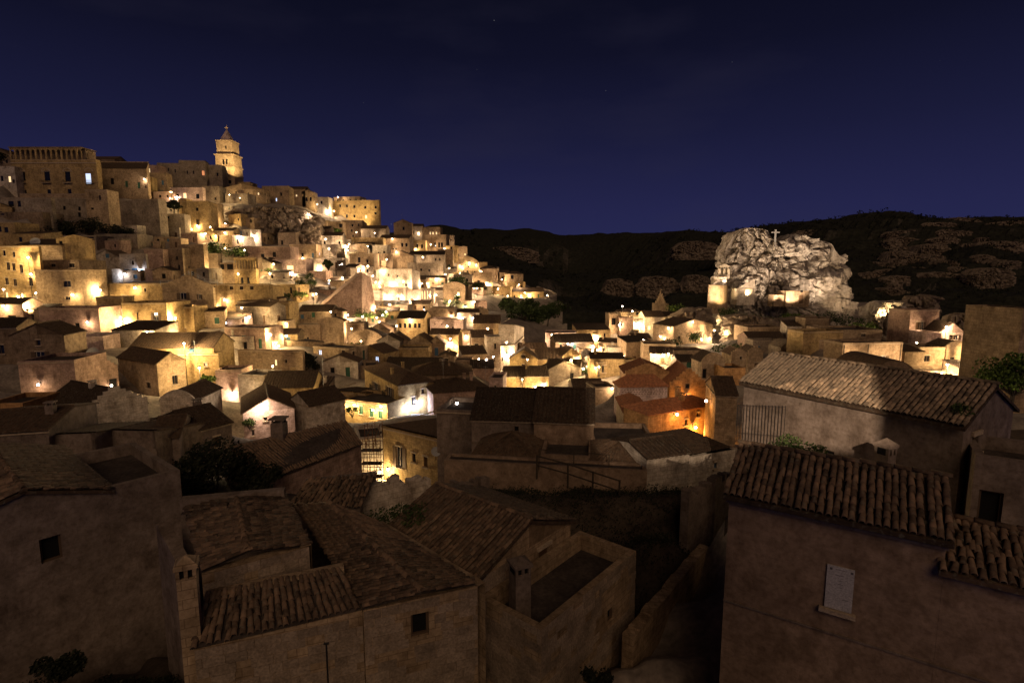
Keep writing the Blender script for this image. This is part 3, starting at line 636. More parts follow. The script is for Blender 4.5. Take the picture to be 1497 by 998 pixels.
# ruins and yard
H(438, 438, 467, 474, 530, 6, 'B', 'tan', D=148, w=[(450,494,3,3)], lab='ruined tan house with a broken wall top by the tree')
H(467, 467, 502, 470, 532, 8, 'C', 'tan', D=150, rh=1, w=[(484,510,6,9,'o')])
H(436, 436, 484, 455, 470, 0, 'G', 'drk', D=165)
H(484, 484, 500, 455, 468, 0, 'X', 'tan', D=168)
H(508, 508, 532, 472, 496, 0, 'F', 'drk', D=158, auto=False)
H(510, 510, 558, 493, 520, 0, 'C', 'tan', D=148, rh=2, w=[(537,515,4,8,'o')])
H(500, 500, 532, 466, 476, 4, 'F', 'whi', D=172)
# bright quarter by the bastion
H(448, 448, 500, 377, 403, 0, 'F', 'whi', D=236, w=[(452,378,3,6), (467,393,8,14,'l'), (492,388,4,9,'D')])
H(463, 463, 498, 357, 374, 0, 'F', 'whi', D=252, w=[(470,368,4,8,'b')])
H(350, 350, 424, 360, 378, 0, 'F', 'pnk', D=222, w=[(354,373,5,5), (384,374,5,6), (401,372,5,8), (402,374,4,5)])
H(372, 372, 447, 379, 402, 2, 'F', 'ros', D=212, lab='rose house with two wide arches above the white rubble wall', w=[(400,390,14,12,'o'), (424,394,10,12,'l')])
H(424, 424, 462, 357, 377, 0, 'F', 'tan', D=244)
H(407, 407, 432, 340, 358, 0, 'S', 'drk', D=258)
H(458, 458, 482, 334, 352, 0, 'G', 'tan', D=275, chim=1)
H(470, 470, 500, 344, 360, 4, 'G', 'whi', D=268)
H(482, 482, 502, 324, 345, 0, 'F', 'tan', D=300, w=[(498,330,5,6)])
H(452, 452, 480, 322, 335, 0, 'B', 'tan', D=300, w=[(467,324,4,3)])
H(500, 500, 530, 322, 350, 0, 'B', 'drk', D=305)
H(512, 512, 546, 370, 396, -2, 'F', 'tan', D=246, w=[(525,380,4,8), (537,382,3,5), (523,392,9,10,'l')])
H(514, 514, 560, 347, 362, 4, 'F', 'och', D=275)
H(556, 556, 598, 348, 372, -4, 'G', 'tan', D=285, w=[(588,358,3,6), (577,364,7,2), (594,358,3,5)])
H(528, 528, 564, 334, 350, 0, 'G', 'gry', D=300)
H(538, 538, 566, 358, 375, 0, 'F', 'whi', D=268)
H(544, 544, 574, 370, 392, 6, 'F', 'drk', D=258)
H(522, 522, 544, 356, 370, 0, 'S', 'drk', D=268)
H(566, 566, 604, 374, 390, 0, 'X', 'tan', D=262)
H(598, 598, 650, 372, 386, 4, 'G', 'gry', D=282, w=[(637,379,2,4), (643,379,2,4)])
H(596, 596, 648, 384, 400, -2, 'F', 'gry', D=262)
H(640, 640, 662, 364, 392, 0, 'F', 'tan', D=292)
H(550, 550, 602, 393, 422, -12, 'B', 'whi', D=232, w=[(568,402,3,4), (581,404,3,4), (594,418,4,7)])
H(590, 590, 606, 408, 425, 0, 'F', 'whi', D=236, w=[(595,418,3,7)])
H(602, 602, 622, 408, 424, 0, 'G', 'tan', D=244)
H(612, 612, 648, 406, 420, 4, 'S', 'tan', D=256)
H(614, 614, 634, 422, 442, 0, 'F', 'whi', D=230, w=[(617,431,2,12,'l'), (621,431,2,12,'l'), (625,431,2,12,'l'), (629,431,2,12,'l')], lab='narrow building with tall lit slots between pilasters')
H(560, 560, 590, 420, 446, -6, 'F', 'whi', D=222, w=[(583,437,3,5)])
H(590, 590, 614, 424, 448, 4, 'F', 'ros', D=224, w=[(602,440,4,8,'D')])
H(640, 640, 662, 400, 412, 0, 'F', 'whi', D=262)
H(648, 648, 680, 418, 442, -8, 'C', 'tan', D=236, rh=1.6, w=[(670,430,4,7,'l')])
H(676, 676, 690, 422, 438, 4, 'C', 'tan', D=240, rh=1.2)
H(664, 664, 690, 402, 424, 0, 'X', 'gry', D=266, rh=1.4)
H(662, 662, 684, 398, 408, 0, 'F', 'och', D=275)
H(690, 690, 720, 398, 424, 6, 'F', 'tan', D=272, w=[(700,412,3,5), (712,416,5,9,'l')])
H(556, 556, 600, 446, 462, 4, 'S', 'whi', D=205, rh=1.2, w=[(575,456,4,5)])
H(600, 600, 628, 444, 456, -4, 'G', 'tan', D=212)
H(640, 640, 664, 440, 456, 0, 'F', 'whi', D=222, w=[(654,448,4,6,'l')])
H(664, 664, 694, 440, 454, 0, 'F', 'tan', D=226, w=[(680,448,4,6)])
H(690, 690, 712, 440, 456, 4, 'F', 'pnk', D=230)
# tail of the ridge
H(576, 576, 602, 326, 350, 0, 'X', 'tan', D=340, w=[(590,334,3,5), (574,341,3,4,'l')])
H(600, 600, 618, 330, 350, 0, 'G', 'whi', D=345, w=[(604,340,3,6), (612,341,3,6,'l')])
H(617, 617, 643, 332, 352, -4, 'F', 'tan', D=345, w=[(629,341,2,4,'l'), (633,341,2,4,'l'), (638,341,2,4,'l')])
H(598, 598, 622, 351, 366, 0, 'F', 'och', D=322, w=[(610,360,3,6), (617,360,3,6)])
H(622, 622, 652, 343, 366, -6, 'F', 'tan', D=330, w=[(636,358,3,7), (642,358,3,7), (646,358,3,7)])
H(648, 648, 664, 344, 362, 0, 'F', 'gry', D=345)
H(650, 650, 668, 359, 382, -4, 'F', 'och', D=322, w=[(660,363,3,5), (661,375,3,5)])
H(667, 667, 683, 360, 384, 4, 'F', 'tan', D=326)
H(680, 680, 712, 383, 396, 0, 'F', 'och', D=315, w=[(696,387,4,6,'l')])
H(668, 668, 700, 384, 402, 0, 'V', 'tan', D=298)
H(700, 700, 730, 392, 406, 0, 'H', 'drk', D=308)
H(715, 715, 730, 390, 400, 0, 'F', 'gry', D=318)
H(720, 720, 732, 398, 410, 0, 'F', 'whi', D=312)
H(738, 738, 765, 400, 418, 0, 'H', 'tan', D=305, w=[(749,405,4,6)])
H(728, 728, 744, 398, 420, 0, 'G', 'tan', D=308, w=[(735,406,3,4)])
H(742, 742, 768, 412, 424, 0, 'F', 'och', D=300)
H(712, 712, 746, 419, 440, -8, 'F', 'och', D=285, w=[(728,433,4,6,'l'), (735,433,2,5), (741,434,2,5)])
H(745, 745, 795, 426, 440, 4, 'G', 'och', D=288, w=[(752,434,2,5), (762,433,3,6,'l'), (770,434,2,6,'g'), (778,434,2,6,'g'), (787,433,2,6,'g')])
H(692, 692, 716, 424, 442, 0, 'F', 'tan', D=276)
# around the arcaded house
H(581, 581, 620, 465, 494, -3, 'G', 'och', D=165, ue=630, rh=1.8, lab='ochre house with five small arches under dark roof', w=[(585,476,4,7,'o'), (592,476,4,7,'o'), (599,476,4,7,'o'), (607,476,4,7,'o'), (613,476,4,7,'o')])
H(629, 629, 677, 466, 490, -4, 'F', 'ros', D=168, ue=682, w=[(636,474,2,2), (646,474,2,2), (662,480,3,6)])
H(628, 628, 670, 488, 512, -6, 'G', 'och', D=148, ue=676, dep=7, w=[(659,504,6,9,'l')])
H(672, 672, 692, 484, 506, 6, 'F', 'pnk', D=158, w=[(681,492,3,6,'l')])
H(692, 692, 731, 472, 492, 0, 'G', 'tan', D=160, rh=2, dep=8)
H(729, 729, 752, 474, 512, -8, 'B', 'whi', D=150, ue=766, dep=10, lab='tall white corner house with slit windows above the lit arch', w=[(741,490,9,1)])
H(729, 729, 752, 505, 542, -8, 'F', 'whi', D=146, ue=766, dep=10, w=[(742,518,6,7,'g'), (728,525,3,6), (734,525,3,6)])
H(690, 690, 722, 493, 516, 10, 'G', 'tan', D=148, rh=1.6, dep=6, chim=1)
H(676, 676, 712, 518, 548, 16, 'S', 'tan', D=132, rh=1.4)
H(712, 712, 732, 492, 545, 10, 'F', 'whi', D=142, w=[(724,506,3,8), (722,525,3,7)])
H(628, 628, 666, 450, 464, 0, 'F', 'tan', D=195)
H(664, 664, 690, 452, 466, 4, 'F', 'whi', D=190, w=[(684,458,6,6)])
H(690, 690, 714, 454, 466, 4, 'C', 'tan', D=190, rh=1)
H(583, 583, 626, 508, 532, 0, 'F', 'och', D=132, auto=False)
H(596, 596, 630, 500, 520, -8, 'X', 'tan', D=140, rh=2)
H(626, 626, 650, 502, 520, 0, 'X', 'tan', D=140, rh=1.8)
H(566, 566, 598, 498, 522, 8, 'X', 'tan', D=142, rh=2, w=[(578,514,4,8)])
H(552, 552, 584, 498, 525, 0, 'X', 'whi', D=138, rh=1.6, w=[(560,515,4,9), (571,515,4,9)])
H(540, 540, 570, 482, 500, 0, 'X', 'drk', D=160, rh=2)
H(560, 560, 600, 484, 496, 6, 'G', 'drk', D=165)
H(642, 642, 664, 520, 540, 0, 'X', 'drk', D=122, chim=1)
H(664, 664, 690, 526, 548, 0, 'F', 'tan', D=125, auto=False)
# big yellow corner house
H(533, 583, 634, 563, 606, 32, 'H', 'och', D=86, rh=1.4, chim=2, lab='big yellow corner house with tall shuttered balcony windows', w=[(550,566,6,13,'w'), (570,573,6,14,'w'), (605,586,7,12,'d'), (618,572,4,7), (560,597,5,11,'g')])
H(634, 634, 716, 574, 606, 20, 'H', 'pnk', D=84, dep=9, rh=1.2, chim=2, lab='long low pinkish building with a curved wall and many chimneys', w=[(702,565,5,8), (709,575,4,6)])
H(600, 600, 690, 548, 562, 6, 'H', 'drk', D=104, rh=1.8, chim=3, auto=False)
H(560, 560, 640, 540, 556, -4, 'G', 'drk', D=112, rh=1.8, auto=False)
H(481, 481, 534, 570, 616, -20, 'B', 'och', D=92, dep=8, w=[(487,583,4,9), (527,598,7,11,'g')])
H(497, 497, 566, 582, 620, -24, 'F', 'och', D=86, dep=7, w=[(528,599,6,12,'g'), (543,603,6,12,'g'), (556,606,6,11,'g')], lab='low yellow wing with three green doors in strong lamplight')
H(715, 715, 735, 552, 580, -6, 'F', 'ros', D=98, dep=6, w=[(724,566,3,5)])
# valley piazza
H(738, 738, 802, 550, 582, 4, 'G', 'och', D=114, rh=1.4, dep=8, chim=1, w=[(758,569,3,7), (761,569,2,7), (795,567,8,16,'l')])
H(745, 745, 786, 524, 548, -4, 'X', 'och', D=134, rh=2.4, w=[(765,521,6,5,'d'), (765,534,4,4)], lab='ochre gabled house with a round attic window')
H(783, 783, 836, 524, 552, 0, 'G', 'och', D=136, dep=7, rh=2.2, w=[(799,540,6,8), (819,545,11,14,'D')])
H(822, 822, 850, 520, 552, 14, 'X', 'och', D=136, rh=2, w=[(829,542,4,12), (836,540,4,12), (844,530,6,18,'l')])
H(797, 797, 843, 486, 506, -4, 'F', 'ros', D=172, auto=False, lab='blank pale pink box house with a roof notch by the ravine')
H(760, 760, 800, 510, 526, 4, 'G', 'drk', D=150, chim=1)
H(812, 812, 868, 500, 516, 6, 'G', 'drk', D=160, chim=1)
H(843, 843, 892, 482, 510, 4, 'S', 'och', D=176, rh=1.2, w=[(871,493,9,9,'l'), (884,490,3,6)])
H(862, 862, 902, 526, 552, -4, 'F', 'och', D=142, w=[(872,533,4,10,'g'), (885,536,4,6), (892,538,4,9)])
H(846, 846, 874, 510, 530, 0, 'F', 'tan', D=156)
H(890, 890, 908, 458, 492, 6, 'F', 'tan', D=185, w=[(897,470,6,10,'o')])
H(906, 906, 926, 464, 492, 4, 'F', 'pnk', D=182, w=[(909,473,3,8)])
H(918, 918, 946, 465, 486, -2, 'F', 'whi', D=186, w=[(929,475,5,9,'b'), (942,475,2,11,'c')])
H(942, 942, 972, 463, 488, 4, 'G', 'whi', D=184, dep=8)
H(905, 905, 940, 456, 466, 0, 'H', 'tan', D=192)
H(955, 984, 1042, 477, 503, 26, 'X', 'tan', D=160, rh=1.8, dep=10, w=[(993,494,3,6), (1028,490,2,8,'l')], lab='gabled tan house with two wall lamps under the rock steps')
H(915, 915, 952, 500, 530, 14, 'S', 'tan', D=152, rh=1, w=[(928,524,4,8,'D')])
H(940, 940, 988, 502, 532, -6, 'F', 'tan', D=146, w=[(958,520,18,14,'l'), (968,518,5,14,'l')])
H(925, 925, 952, 494, 510, 8, 'G', 'tan', D=158, chim=1)
H(968, 968, 1000, 462, 478, 4, 'G', 'tan', D=190)
H(898, 905, 976, 565, 614, 4, 'H', 'ros', D=76, rh=1.4, dep=9, auto=False, rm=M_TILER, lab='pale pink house with red hip roof and frieze of dotted tiles')
H(978, 978, 1034, 564, 588, -6, 'T', 'org', D=80, rh=2.4, dep=9, rm=M_TILER, w=[(1005,564,6,7,'o')], lab='orange step-gabled house with round medallions and dark window')
H(914, 914, 978, 552, 560, -4, 'T', 'org', D=86, rh=1.4, dep=7, rm=M_TILER, auto=False)
H(870, 870, 900, 566, 596, 10, 'F', 'drk', D=88, w=[(892,565,3,7,'l')])
H(838, 838, 882, 566, 582, 4, 'G', 'drk', D=98, chim=1)
H(912, 946, 1050, 606, 660, 26, 'H', 'org', D=60, rh=0.9, dep=8, rm=M_TILER, chim=2, lab='orange house with red pantiles glowing in sodium light', w=[(1003,617,4,8), (1020,606,3,6), (1034,603,3,6,'d'), (1040,620,3,5)])
H(912, 912, 948, 602, 640, -4, 'H', 'tan', D=66, rh=0.9, dep=8, rm=M_TILER, auto=False)
H(1043, 1043, 1078, 575, 650, -10, 'G', 'tan', D=56, rh=1.2, dep=6, w=[(1053,592,2,4)], lab='narrow brown-tan house with pantiles beside the orange house')
H(1025, 1025, 1060, 528, 560, 4, 'C', 'tan', D=100, rh=1.4, w=[(1030,546,6,14,'o'), (1052,548,8,14,'D')])
H(1058, 1058, 1090, 538, 562, 4, 'F', 'org', D=96, auto=False)
H(1068, 1068, 1092, 518, 545, 0, 'T', 'tan', D=108, rh=1, w=[(1083,523,3,4)])
H(1092, 1092, 1116, 516, 545, 0, 'T', 'tan', D=112, rh=1.2)
H(985, 985, 1030, 512, 530, 4, 'F', 'drk', D=128, auto=False)
H(990, 990, 1028, 528, 545, 0, 'G', 'drk', D=112, chim=1)
# below the rock church
H(1095, 1095, 1150, 496, 514, 0, 'G', 'pnk', D=140, rib=0)
H(1148, 1148, 1176, 476, 516, -8, 'S', 'whi', D=142, rh=1.0, auto=False)
H(1092, 1092, 1142, 478, 494, 4, 'F', 'tan', D=152, auto=False)
H(1175, 1175, 1212, 465, 505, 0, 'F', 'drk', D=140, w=[(1181,480,5,10,'o'), (1192,481,5,10), (1190,498,8,12,'o')])
H(1140, 1140, 1178, 508, 530, 4, 'V', 'gry', D=120, rh=1.5)
H(1205, 1228, 1320, 501, 560, 6, 'F', 'tan', D=92, dep=10, lab='broad tan house with drainpipes and two upper windows', w=[(1259,523,9,13), (1291,525,8,10,'w')])
H(1210, 1210, 1290, 482, 500, 0, 'F', 'drk', D=118, w=[(1262,490,6,5)])
H(1300, 1327, 1374, 453, 502, 10, 'F', 'pnk', D=116, dep=9, lab='pinkish flat-roofed house with a double balcony door', w=[(1341,477,5,13,'D'), (1348,477,5,13,'w')])
H(1371, 1371, 1411, 486, 505, 2, 'X', 'ros', D=112, rh=2.0, w=[(1390,493,5,7), (1398,493,6,7,'w')])
H(1353, 1353, 1376, 486, 505, 0, 'F', 'ros', D=110, auto=False)
H(1320, 1320, 1352, 514, 548, 4, 'S', 'tan', D=96, auto=False)
H(1342, 1342, 1382, 507, 545, -4, 'F', 'tan', D=97, w=[(1355,524,8,9)])
H(1380, 1380, 1414, 506, 545, -4, 'C', 'tan', D=97, rh=0.8, w=[(1392,526,7,8)])
H(1335, 1335, 1405, 541, 568, -2, 'F', 'tan', D=92, dep=4, w=[(1358,547,6,5), (1373,553,5,14,'D'), (1392,547,6,6)])
H(1404, 1404, 1432, 540, 570, -6, 'S', 'tan', D=88, auto=False)
H(1412, 1412, 1432, 508, 540, 4, 'F', 'whi', D=100, w=[(1422,522,8,12)])
H(1430, 1430, 1478, 510, 540, -4, 'F', 'tan', D=98, w=[(1440,536,8,8,'o')])
H(1440, 1440, 1478, 498, 516, 0, 'F', 'tan', D=112, w=[(1470,507,4,4)])
H(1268, 1268, 1342, 549, 575, 2, 'V', 'drk', D=70, rh=2.0, dep=8, auto=False, rm=M_TILE)
H(1478, 1478, 1530, 451, 600, 6, 'F', 'tan', D=44, auto=False, lab='tall plain tan wall of a tower at the right edge', name='tower_block', tr=False)
# first rows below the viewpoint
H(560, 560, 651, 622, 698, -34, 'B', 'och', D=57, dep=9, lab='yellow house with a white door and wavy cable behind the scaffolding', w=[(584,668,9,30,'w'), (605,669,5,13), (622,675,6,15,'D')])
H(645, 645, 702, 632, 700, -24, 'F', 'tan', D=50, dep=7, auto=False)
H(526, 526, 562, 640, 700, 20, 'F', 'whi', D=56, dep=5, auto=False)
H(690, 690, 782, 610, 690, -5, 'G', 'plb', D=41, rh=1.5, dep=7, w=[(755,627,7,8,'o')], rm=M_TILE)
H(780, 780, 868, 612, 690, -8, 'G', 'pla', D=40, rh=1.6, dep=7, rm=M_TILE, auto=False)
H(640, 640, 700, 598, 705, -10, 'F', 'plb', D=48, auto=False)
H(866, 866, 960, 646, 700, -4, 'F', 'pla', D=44, auto=False, dep=6)
H(692, 692, 790, 668, 705, -8, 'H', 'pla', D=36.6, rh=1.1, dep=5, auto=False)
H(790, 790, 866, 664, 705, -8, 'F', 'pla', D=36.2, dep=4, auto=False, w=[(830,672,8,10,'o')])
H(868, 868, 944, 672, 705, -8, 'H', 'plb', D=35.2, rh=0.7, dep=4, auto=False)
H(650, 650, 946, 672, 715, -9, 'F', 'pla', D=35, dep=1.4, rh=0.15, auto=False, lab='long low plastered wall house behind the dark garden')
H(944, 944, 1008, 668, 716, 20, 'G', 'whi', D=33.5, dep=4, rh=0.45, auto=False, lab='white end house with mottled tree shadow by the garden')
H(1005, 1005, 1075, 668, 710, 24, 'B', 'whi', D=36, dep=5, rh=-0.1, w=[(1046,680,4,9,'b')])
def H3(base, x, y, Lr, Ll, ztop, **kw):
    """a house set against another one: x, y along its walls"""
    O = base['O'] + base['ex'] * x + base['ey'] * y
    s = dict(base); s.update(O=O, Lr=Lr, Ll=Ll, H=ztop - O.z, D=O.y, w=None, lab=None, chim=0, rh=None, rm=None, rib=None, tr=False, auto=False, place=None)
    pu, pv = proj(O); s['u'] = (pu, pu, proj(O + base['ex'] * Lr)[0]); s['v'] = (0, pv); s.update(kw); SPECS.append(s); return s
# near foreground
RH = H(1048, 1048, 1385, 718, 1060, -33, 'G', 'pla', D=15, dep=3.4, rh=0.8, auto=False, rm=M_TILE, rib=0, tr=False, lab='plastered house with a boarded-up window and old pantile roof')
RH2 = H3(RH, RH['Lr'] + 0.004, 0, 5.0, 3.0, RH['O'].z + RH['H'] - 0.75, roof='G', rh=0.55, rm=M_TILE, rib=0, lab='lower plastered annexe with broken pantiles beside the boarded house')
BR = H(1078, 1078, 1410, 557, 740, -59, 'G', 'plb', D=26, dep=4.4, rh=1.07, rm=M_TILE, rib=0, tr=False, w=[(1211, 666, 16, 16, 'o'), (1425, 648, 9, 24, 'd', 'r'), (1448, 610, 8, 30, 'd', 'r'), (1414, 740, 9, 44, 'o', 'r')], lab='long house with a pale pantiled roof half in lamplight')
RW = H(1414, 1414, 1640, 665, 778, -33, 'F', 'plb', D=17.6, dep=3, tr=False, w=[(1447, 742, 36, 48, 'o')], lab='low plastered yard house with a wide arched doorway')
LH = H(-60, -60, 155, 784, 1090, 50, 'X', 'plb', D=17, dep=8, rh=0.75, rm=M_TILE, rib=0, tr=False, w=[(75, 802, 32, 35, 'o')], lab='big dark house with one black square window and pantiled gable')
q_ = LH['O'] + LH['ex'] * LH['Lr']
LH2 = H3(LH, LH['Lr'] + 0.004, 0, solve_len(q_.x, q_.y, LH['O'].z + LH['H'], LH['ex'].x, LH['ex'].y, 263), 6.0, LH['O'].z + LH['H'] + 0.12, roof='F', rh=0.55, lab='dark flat-terraced annexe with a raised parapet beside the leafy bush')
TR = H(700, 790, 930, 920, 1060, 50, 'F', 'tan', D=16, tr=False, rh=0.7, w=[(893, 898, 10, 20, 'o')], lab='stone house with a parapet roof terrace at the alley corner')
CH = H3(TR, 0.0, TR['Ll'] + 0.02, 5.7, 5.3, zat(17.7, 848), roof='X', rh=1.06, rm=M_TILE, rib=0, w=[(795, 816, 15, 32, 'D', 'f')], lab='gabled pantile house with a door onto the roof terrace')
# ------------------------------------------------------------------ terrain: one sheet from under the viewpoint to the horizon
ctl = []
for s in SPECS:
    q = s['O'] + s['ex'] * (s['Lr'] * 0.5); zz = s['O'].z - 0.25
    ctl.append((s['O'].x / s['O'].y, math.log(s['O'].y), zz / s['O'].y))
    if q.y > 4: ctl.append((q.x / q.y, math.log(q.y), zz / q.y))
def C3(u, v, D):
    p = P(u, v, D); ctl.append((p.x / p.y, math.log(p.y), p.z / p.y))
for u, v, D in ((960,960,19),(1000,880,23),(1040,820,27),(900,722,32),(850,800,25),(960,790,25),(1000,722,31),(760,722,32),(700,1010,18.5),(850,1010,17.5),(200,1010,18),(60,1010,17),(300,1000,19),(600,720,42),(640,716,50),(660,722,46),(690,722,42),(600,705,52),(560,722,42),(640,728,42),(480,705,40),(520,715,40),(600,715,48),(680,720,40),(300,700,30),(380,720,29),(550,770,30),(1420,770,18),(1490,800,17),(450,1100,13),(620,1100,13),
    (0,310,380),(150,310,400),(300,320,430),(450,340,440),(600,360,440),(660,372,420),(740,420,400),(830,445,380),(830,470,330),(860,500,300),(780,480,240),(740,472,238),(820,490,230),(900,480,230),(960,470,245),(1020,455,260),
    (850,348,1300),(850,400,900),(850,450,620),(950,341,1150),(950,400,750),(950,450,500),(1040,339,1000),(1040,400,600),(1040,440,420),(700,334,1100),(700,380,700),(650,331,1100),(650,390,700),(760,338,1150),(810,345,1250),(880,341,1250),(760,400,650),(800,440,480),(720,440,480),
    (1150,441,255),(1150,400,420),(1150,330,850),(1200,322,760),(1250,316,700),(1250,380,450),(1250,440,260),(1300,440,270),(1300,400,360),(1400,425,300),(1400,370,430),(1497,430,270),(1497,380,400),(1497,318,620),(1400,317,640),(1320,316,660),(1600,318,600),(1600,430,250),(1420,470,180),(1480,470,180),
    (650,340,2200),(850,352,2400),(1050,346,2200),(1250,330,1700),(1497,330,1600),(200,380,1200),(0,380,1200),(420,380,1200),(-250,400,300),(-250,700,60),(-250,300,500),(1800,330,600),(1800,600,80),(500,376,1200)):
    C3(u, v, D)
for x, y in ((-14, 15), (-8, 14), (-3, 14), (2, 14), (4, 16), (7, 10), (12, 8), (16, 12), (8, 14), (12, 12), (5, 8), (0, 9), (-8, 9), (4.2, 19), (5.2, 22), (9, 11), (10, 10), (11, 9), (8, 12), (13, 10), (14, 9), (7, 13), (10, 12), (12, 11), (-18, 12), (-12, 12), (16, 9), (9, 8), (6, 8), (12, 8), (-4, 8)): ctl.append((x / y, math.log(y), -15.0 / y))
CT = np.array(ctl)
def elev(a, ly):
    a = np.atleast_1d(a).astype(float); ly0 = np.atleast_1d(ly).astype(float); ly = np.maximum(ly0, math.log(8.0)); out = np.zeros(len(a))
    for i in range(0, len(a), 6000):
        d2 = ((a[i:i+6000, None] - CT[None, :, 0]) / 0.055) ** 2 + ((ly[i:i+6000, None] - CT[None, :, 1]) / 0.075) ** 2 + 0.03
        wt = d2 ** -1.9
        out[i:i+6000] = (wt * CT[None, :, 2]).sum(1) / wt.sum(1)
    return out * np.exp(ly - ly0)
def ground_z(x, y):
    return float(elev(x / y, math.log(y))[0]) * y
NA, NL = 330, 250
aa = np.linspace(-1.45, 1.45, NA); ll = np.concatenate([np.linspace(math.log(3.0), math.log(420), 150), np.linspace(math.log(430), math.log(2600), 100)])
A2, L2 = np.meshgrid(aa, ll); E2 = elev(A2.ravel(), L2.ravel()).reshape(A2.shape)
Y2 = np.exp(L2); X2 = A2 * Y2; Z2 = E2 * Y2
def far_start(a):
    u = UC + a * FPX
    return np.interp(u, [0, 650, 700, 800, 830, 900, 1000, 1040, 1270, 1310, 1500], [370, 400, 370, 330, 215, 205, 225, 245, 240, 165, 160])
FS = far_start(A2)
for i in range(Z2.shape[0]):
    for j in range(Z2.shape[1]):
        k = (Y2[i, j] - FS[i, j]) / (0.25 * FS[i, j])
        if k > 0:
            k = min(1.0, k); x, y, z = X2[i, j], Y2[i, j], Z2[i, j]; amp = min(y, 600) * (0.02 if y < 500 else 0.011) * k
            n1 = noise.fractal(Vector((x / 70, y / 110, 3)), 1.0, 2.0, 6)
            hs = 13.0; zz = (z + n1 * amp * 1.2); ph = zz / hs + 0.6 * noise.noise(Vector((x / 150, y / 150, 9)))
            fr = ph - math.floor(ph); st_ = (math.floor(ph) + fr ** 5) * hs
            mask = max(0, min(1, 0.5 + 1.6 * noise.noise(Vector((x / 90, y / 130, 21)))))
            rim = max(0, min(1, (1500 - y) / 500))
            Z2[i, j] = zz + (st_ - ph * hs) * 0.75 * mask * k * rim
idx = np.arange(NA * NL).reshape(NL, NA)
vv = np.stack([X2.ravel(), Y2.ravel(), Z2.ravel()], 1)
town = Y2 < FS; near = Y2 < 30.5
faces = {'ground': [], 'hillside': [], 'garden_soil': []}
for i in range(NL - 1):
    for j in range(NA - 1):
        q = (int(idx[i, j]), int(idx[i, j + 1]), int(idx[i + 1, j + 1]), int(idx[i + 1, j]))
        if not town[i, j]: faces['hillside'].append(q)
        else:
            u, v = proj((X2[i, j], Y2[i, j], Z2[i, j]))
            faces['garden_soil' if Y2[i, j] < 34 and not (u > 850 and u < 1060 and v > 945 - (u - 926) * 1.207 and Y2[i, j] < 27) else 'ground'].append(q)
for nm, mt in (('ground', M_GROUND), ('hillside', M_SCRUB), ('garden_soil', M_EARTH)):
    me = bpy.data.meshes.new(nm); us = sorted({i for f in faces[nm] for i in f}); rem = {o: i for i, o in enumerate(us)}
    me.from_pydata([tuple(vv[o]) for o in us], [], [tuple(rem[i] for i in f) for f in faces[nm]]); me.materials.append(mt)
    me.polygons.foreach_set('use_smooth', [nm != 'hillside'] * len(me.polygons))
    o = bpy.data.objects.new(nm, me); C.objects.link(o); struct(o)
# ------------------------------------------------------------------ houses
for s in SPECS: build_house(s)
def find(lab): return next(s for s in SPECS if s['lab'] == lab)
# ------------------------------------------------------------------ arcades, balconies, railings
def arcade(root, f, s0, s1, z0, z1, n, o=0.0, th=0.35, mw='och', archh=None, pier=0.32):
    bw = (s1 - s0) / n; r = bw * (1 - pier) / 2; zs = z1 - r - 0.35
    for i in range(n + 1):
        p = MB(); c = s0 + i * bw; hw = bw * pier / 2
        obox(p, f, max(s0, c - hw), min(s1, c + hw), o - th, o, z0, zs); p.build('pillar', MW[mw], root)
    a = MB()
    for i in range(n):
        c = s0 + (i + 0.5) * bw; L, Rr = s0 + i * bw, s0 + (i + 1) * bw
        pts = [(L, zs)] + [(c - r * math.cos(math.pi * k / 8), zs + r * math.sin(math.pi * k / 8)) for k in range(9)] + [(Rr, zs)]
        for k in range(len(pts) - 1):
            (x0, y0), (x1, y1) = pts[k], pts[k + 1]
            if x1 - x0 < 1e-6: continue
            a.face([f(x0, o, y0), f(x1, o, y1), f(x1, o, z1), f(x0, o, z1)]); a.face([f(x0, o - th, y0), f(x1, o - th, y1), f(x1, o, y1), f(x0, o, y0)])
    obox(a, f, s0, s1, o - th, o + 0.12, z1, z1 + 0.35); a.build('arch_band', MW[mw], root)
def balcony(root, f, c, w_, z, d_=0.9):
    b = MB(); obox(b, f, c - w_ / 2, c + w_ / 2, 0.01, d_, z - 0.16, z)
    o = b.build('balcony', M_STONETRIM, root, uv=False); r = MB()
    for k in range(int(w_ / 0.16) + 1):
        s = c - w_ / 2 + 0.03 + k * 0.16; obox(r, f, s, s + 0.03, d_ - 0.05, d_ - 0.02, z, z + 0.95)
    obox(r, f, c - w_ / 2, c + w_ / 2, d_ - 0.06, d_ - 0.01, z + 0.95, z + 1.0)
    for e in (c - w_ / 2, c + w_ / 2 - 0.04): obox(r, f, e, e + 0.04, 0.02, d_, z + 0.95, z + 1.0)
    r.build('railing', M_IRON, o, uv=False)
FF = fmap((0, 0), (1, 0), (0, -1))
s = find('long ochre palace with four balconied windows below an arcaded loggia'); rt_ = s['obj']; Hp = s['H']; x1 = s['Lr'] * 0.84
arcade(rt_, FF, 0.0, x1, Hp + 0.02, Hp + 4.3, 14, 0.0, mw='och')
b = MB(); b.box(0, x1, 2.2, 8.0, Hp - 0.4, Hp + 4.3); b.box(-0.3, x1 + 0.3, -0.3, 8.3, Hp + 4.66, Hp + 5.0); b.build('loggia_room', MW['drk'], rt_)
for u in (34, 69, 99, 129): balcony(rt_, FF, s['Lr'] * (u - 22) / 118.0, 3.6, Hp * 0.40)
b = MB()
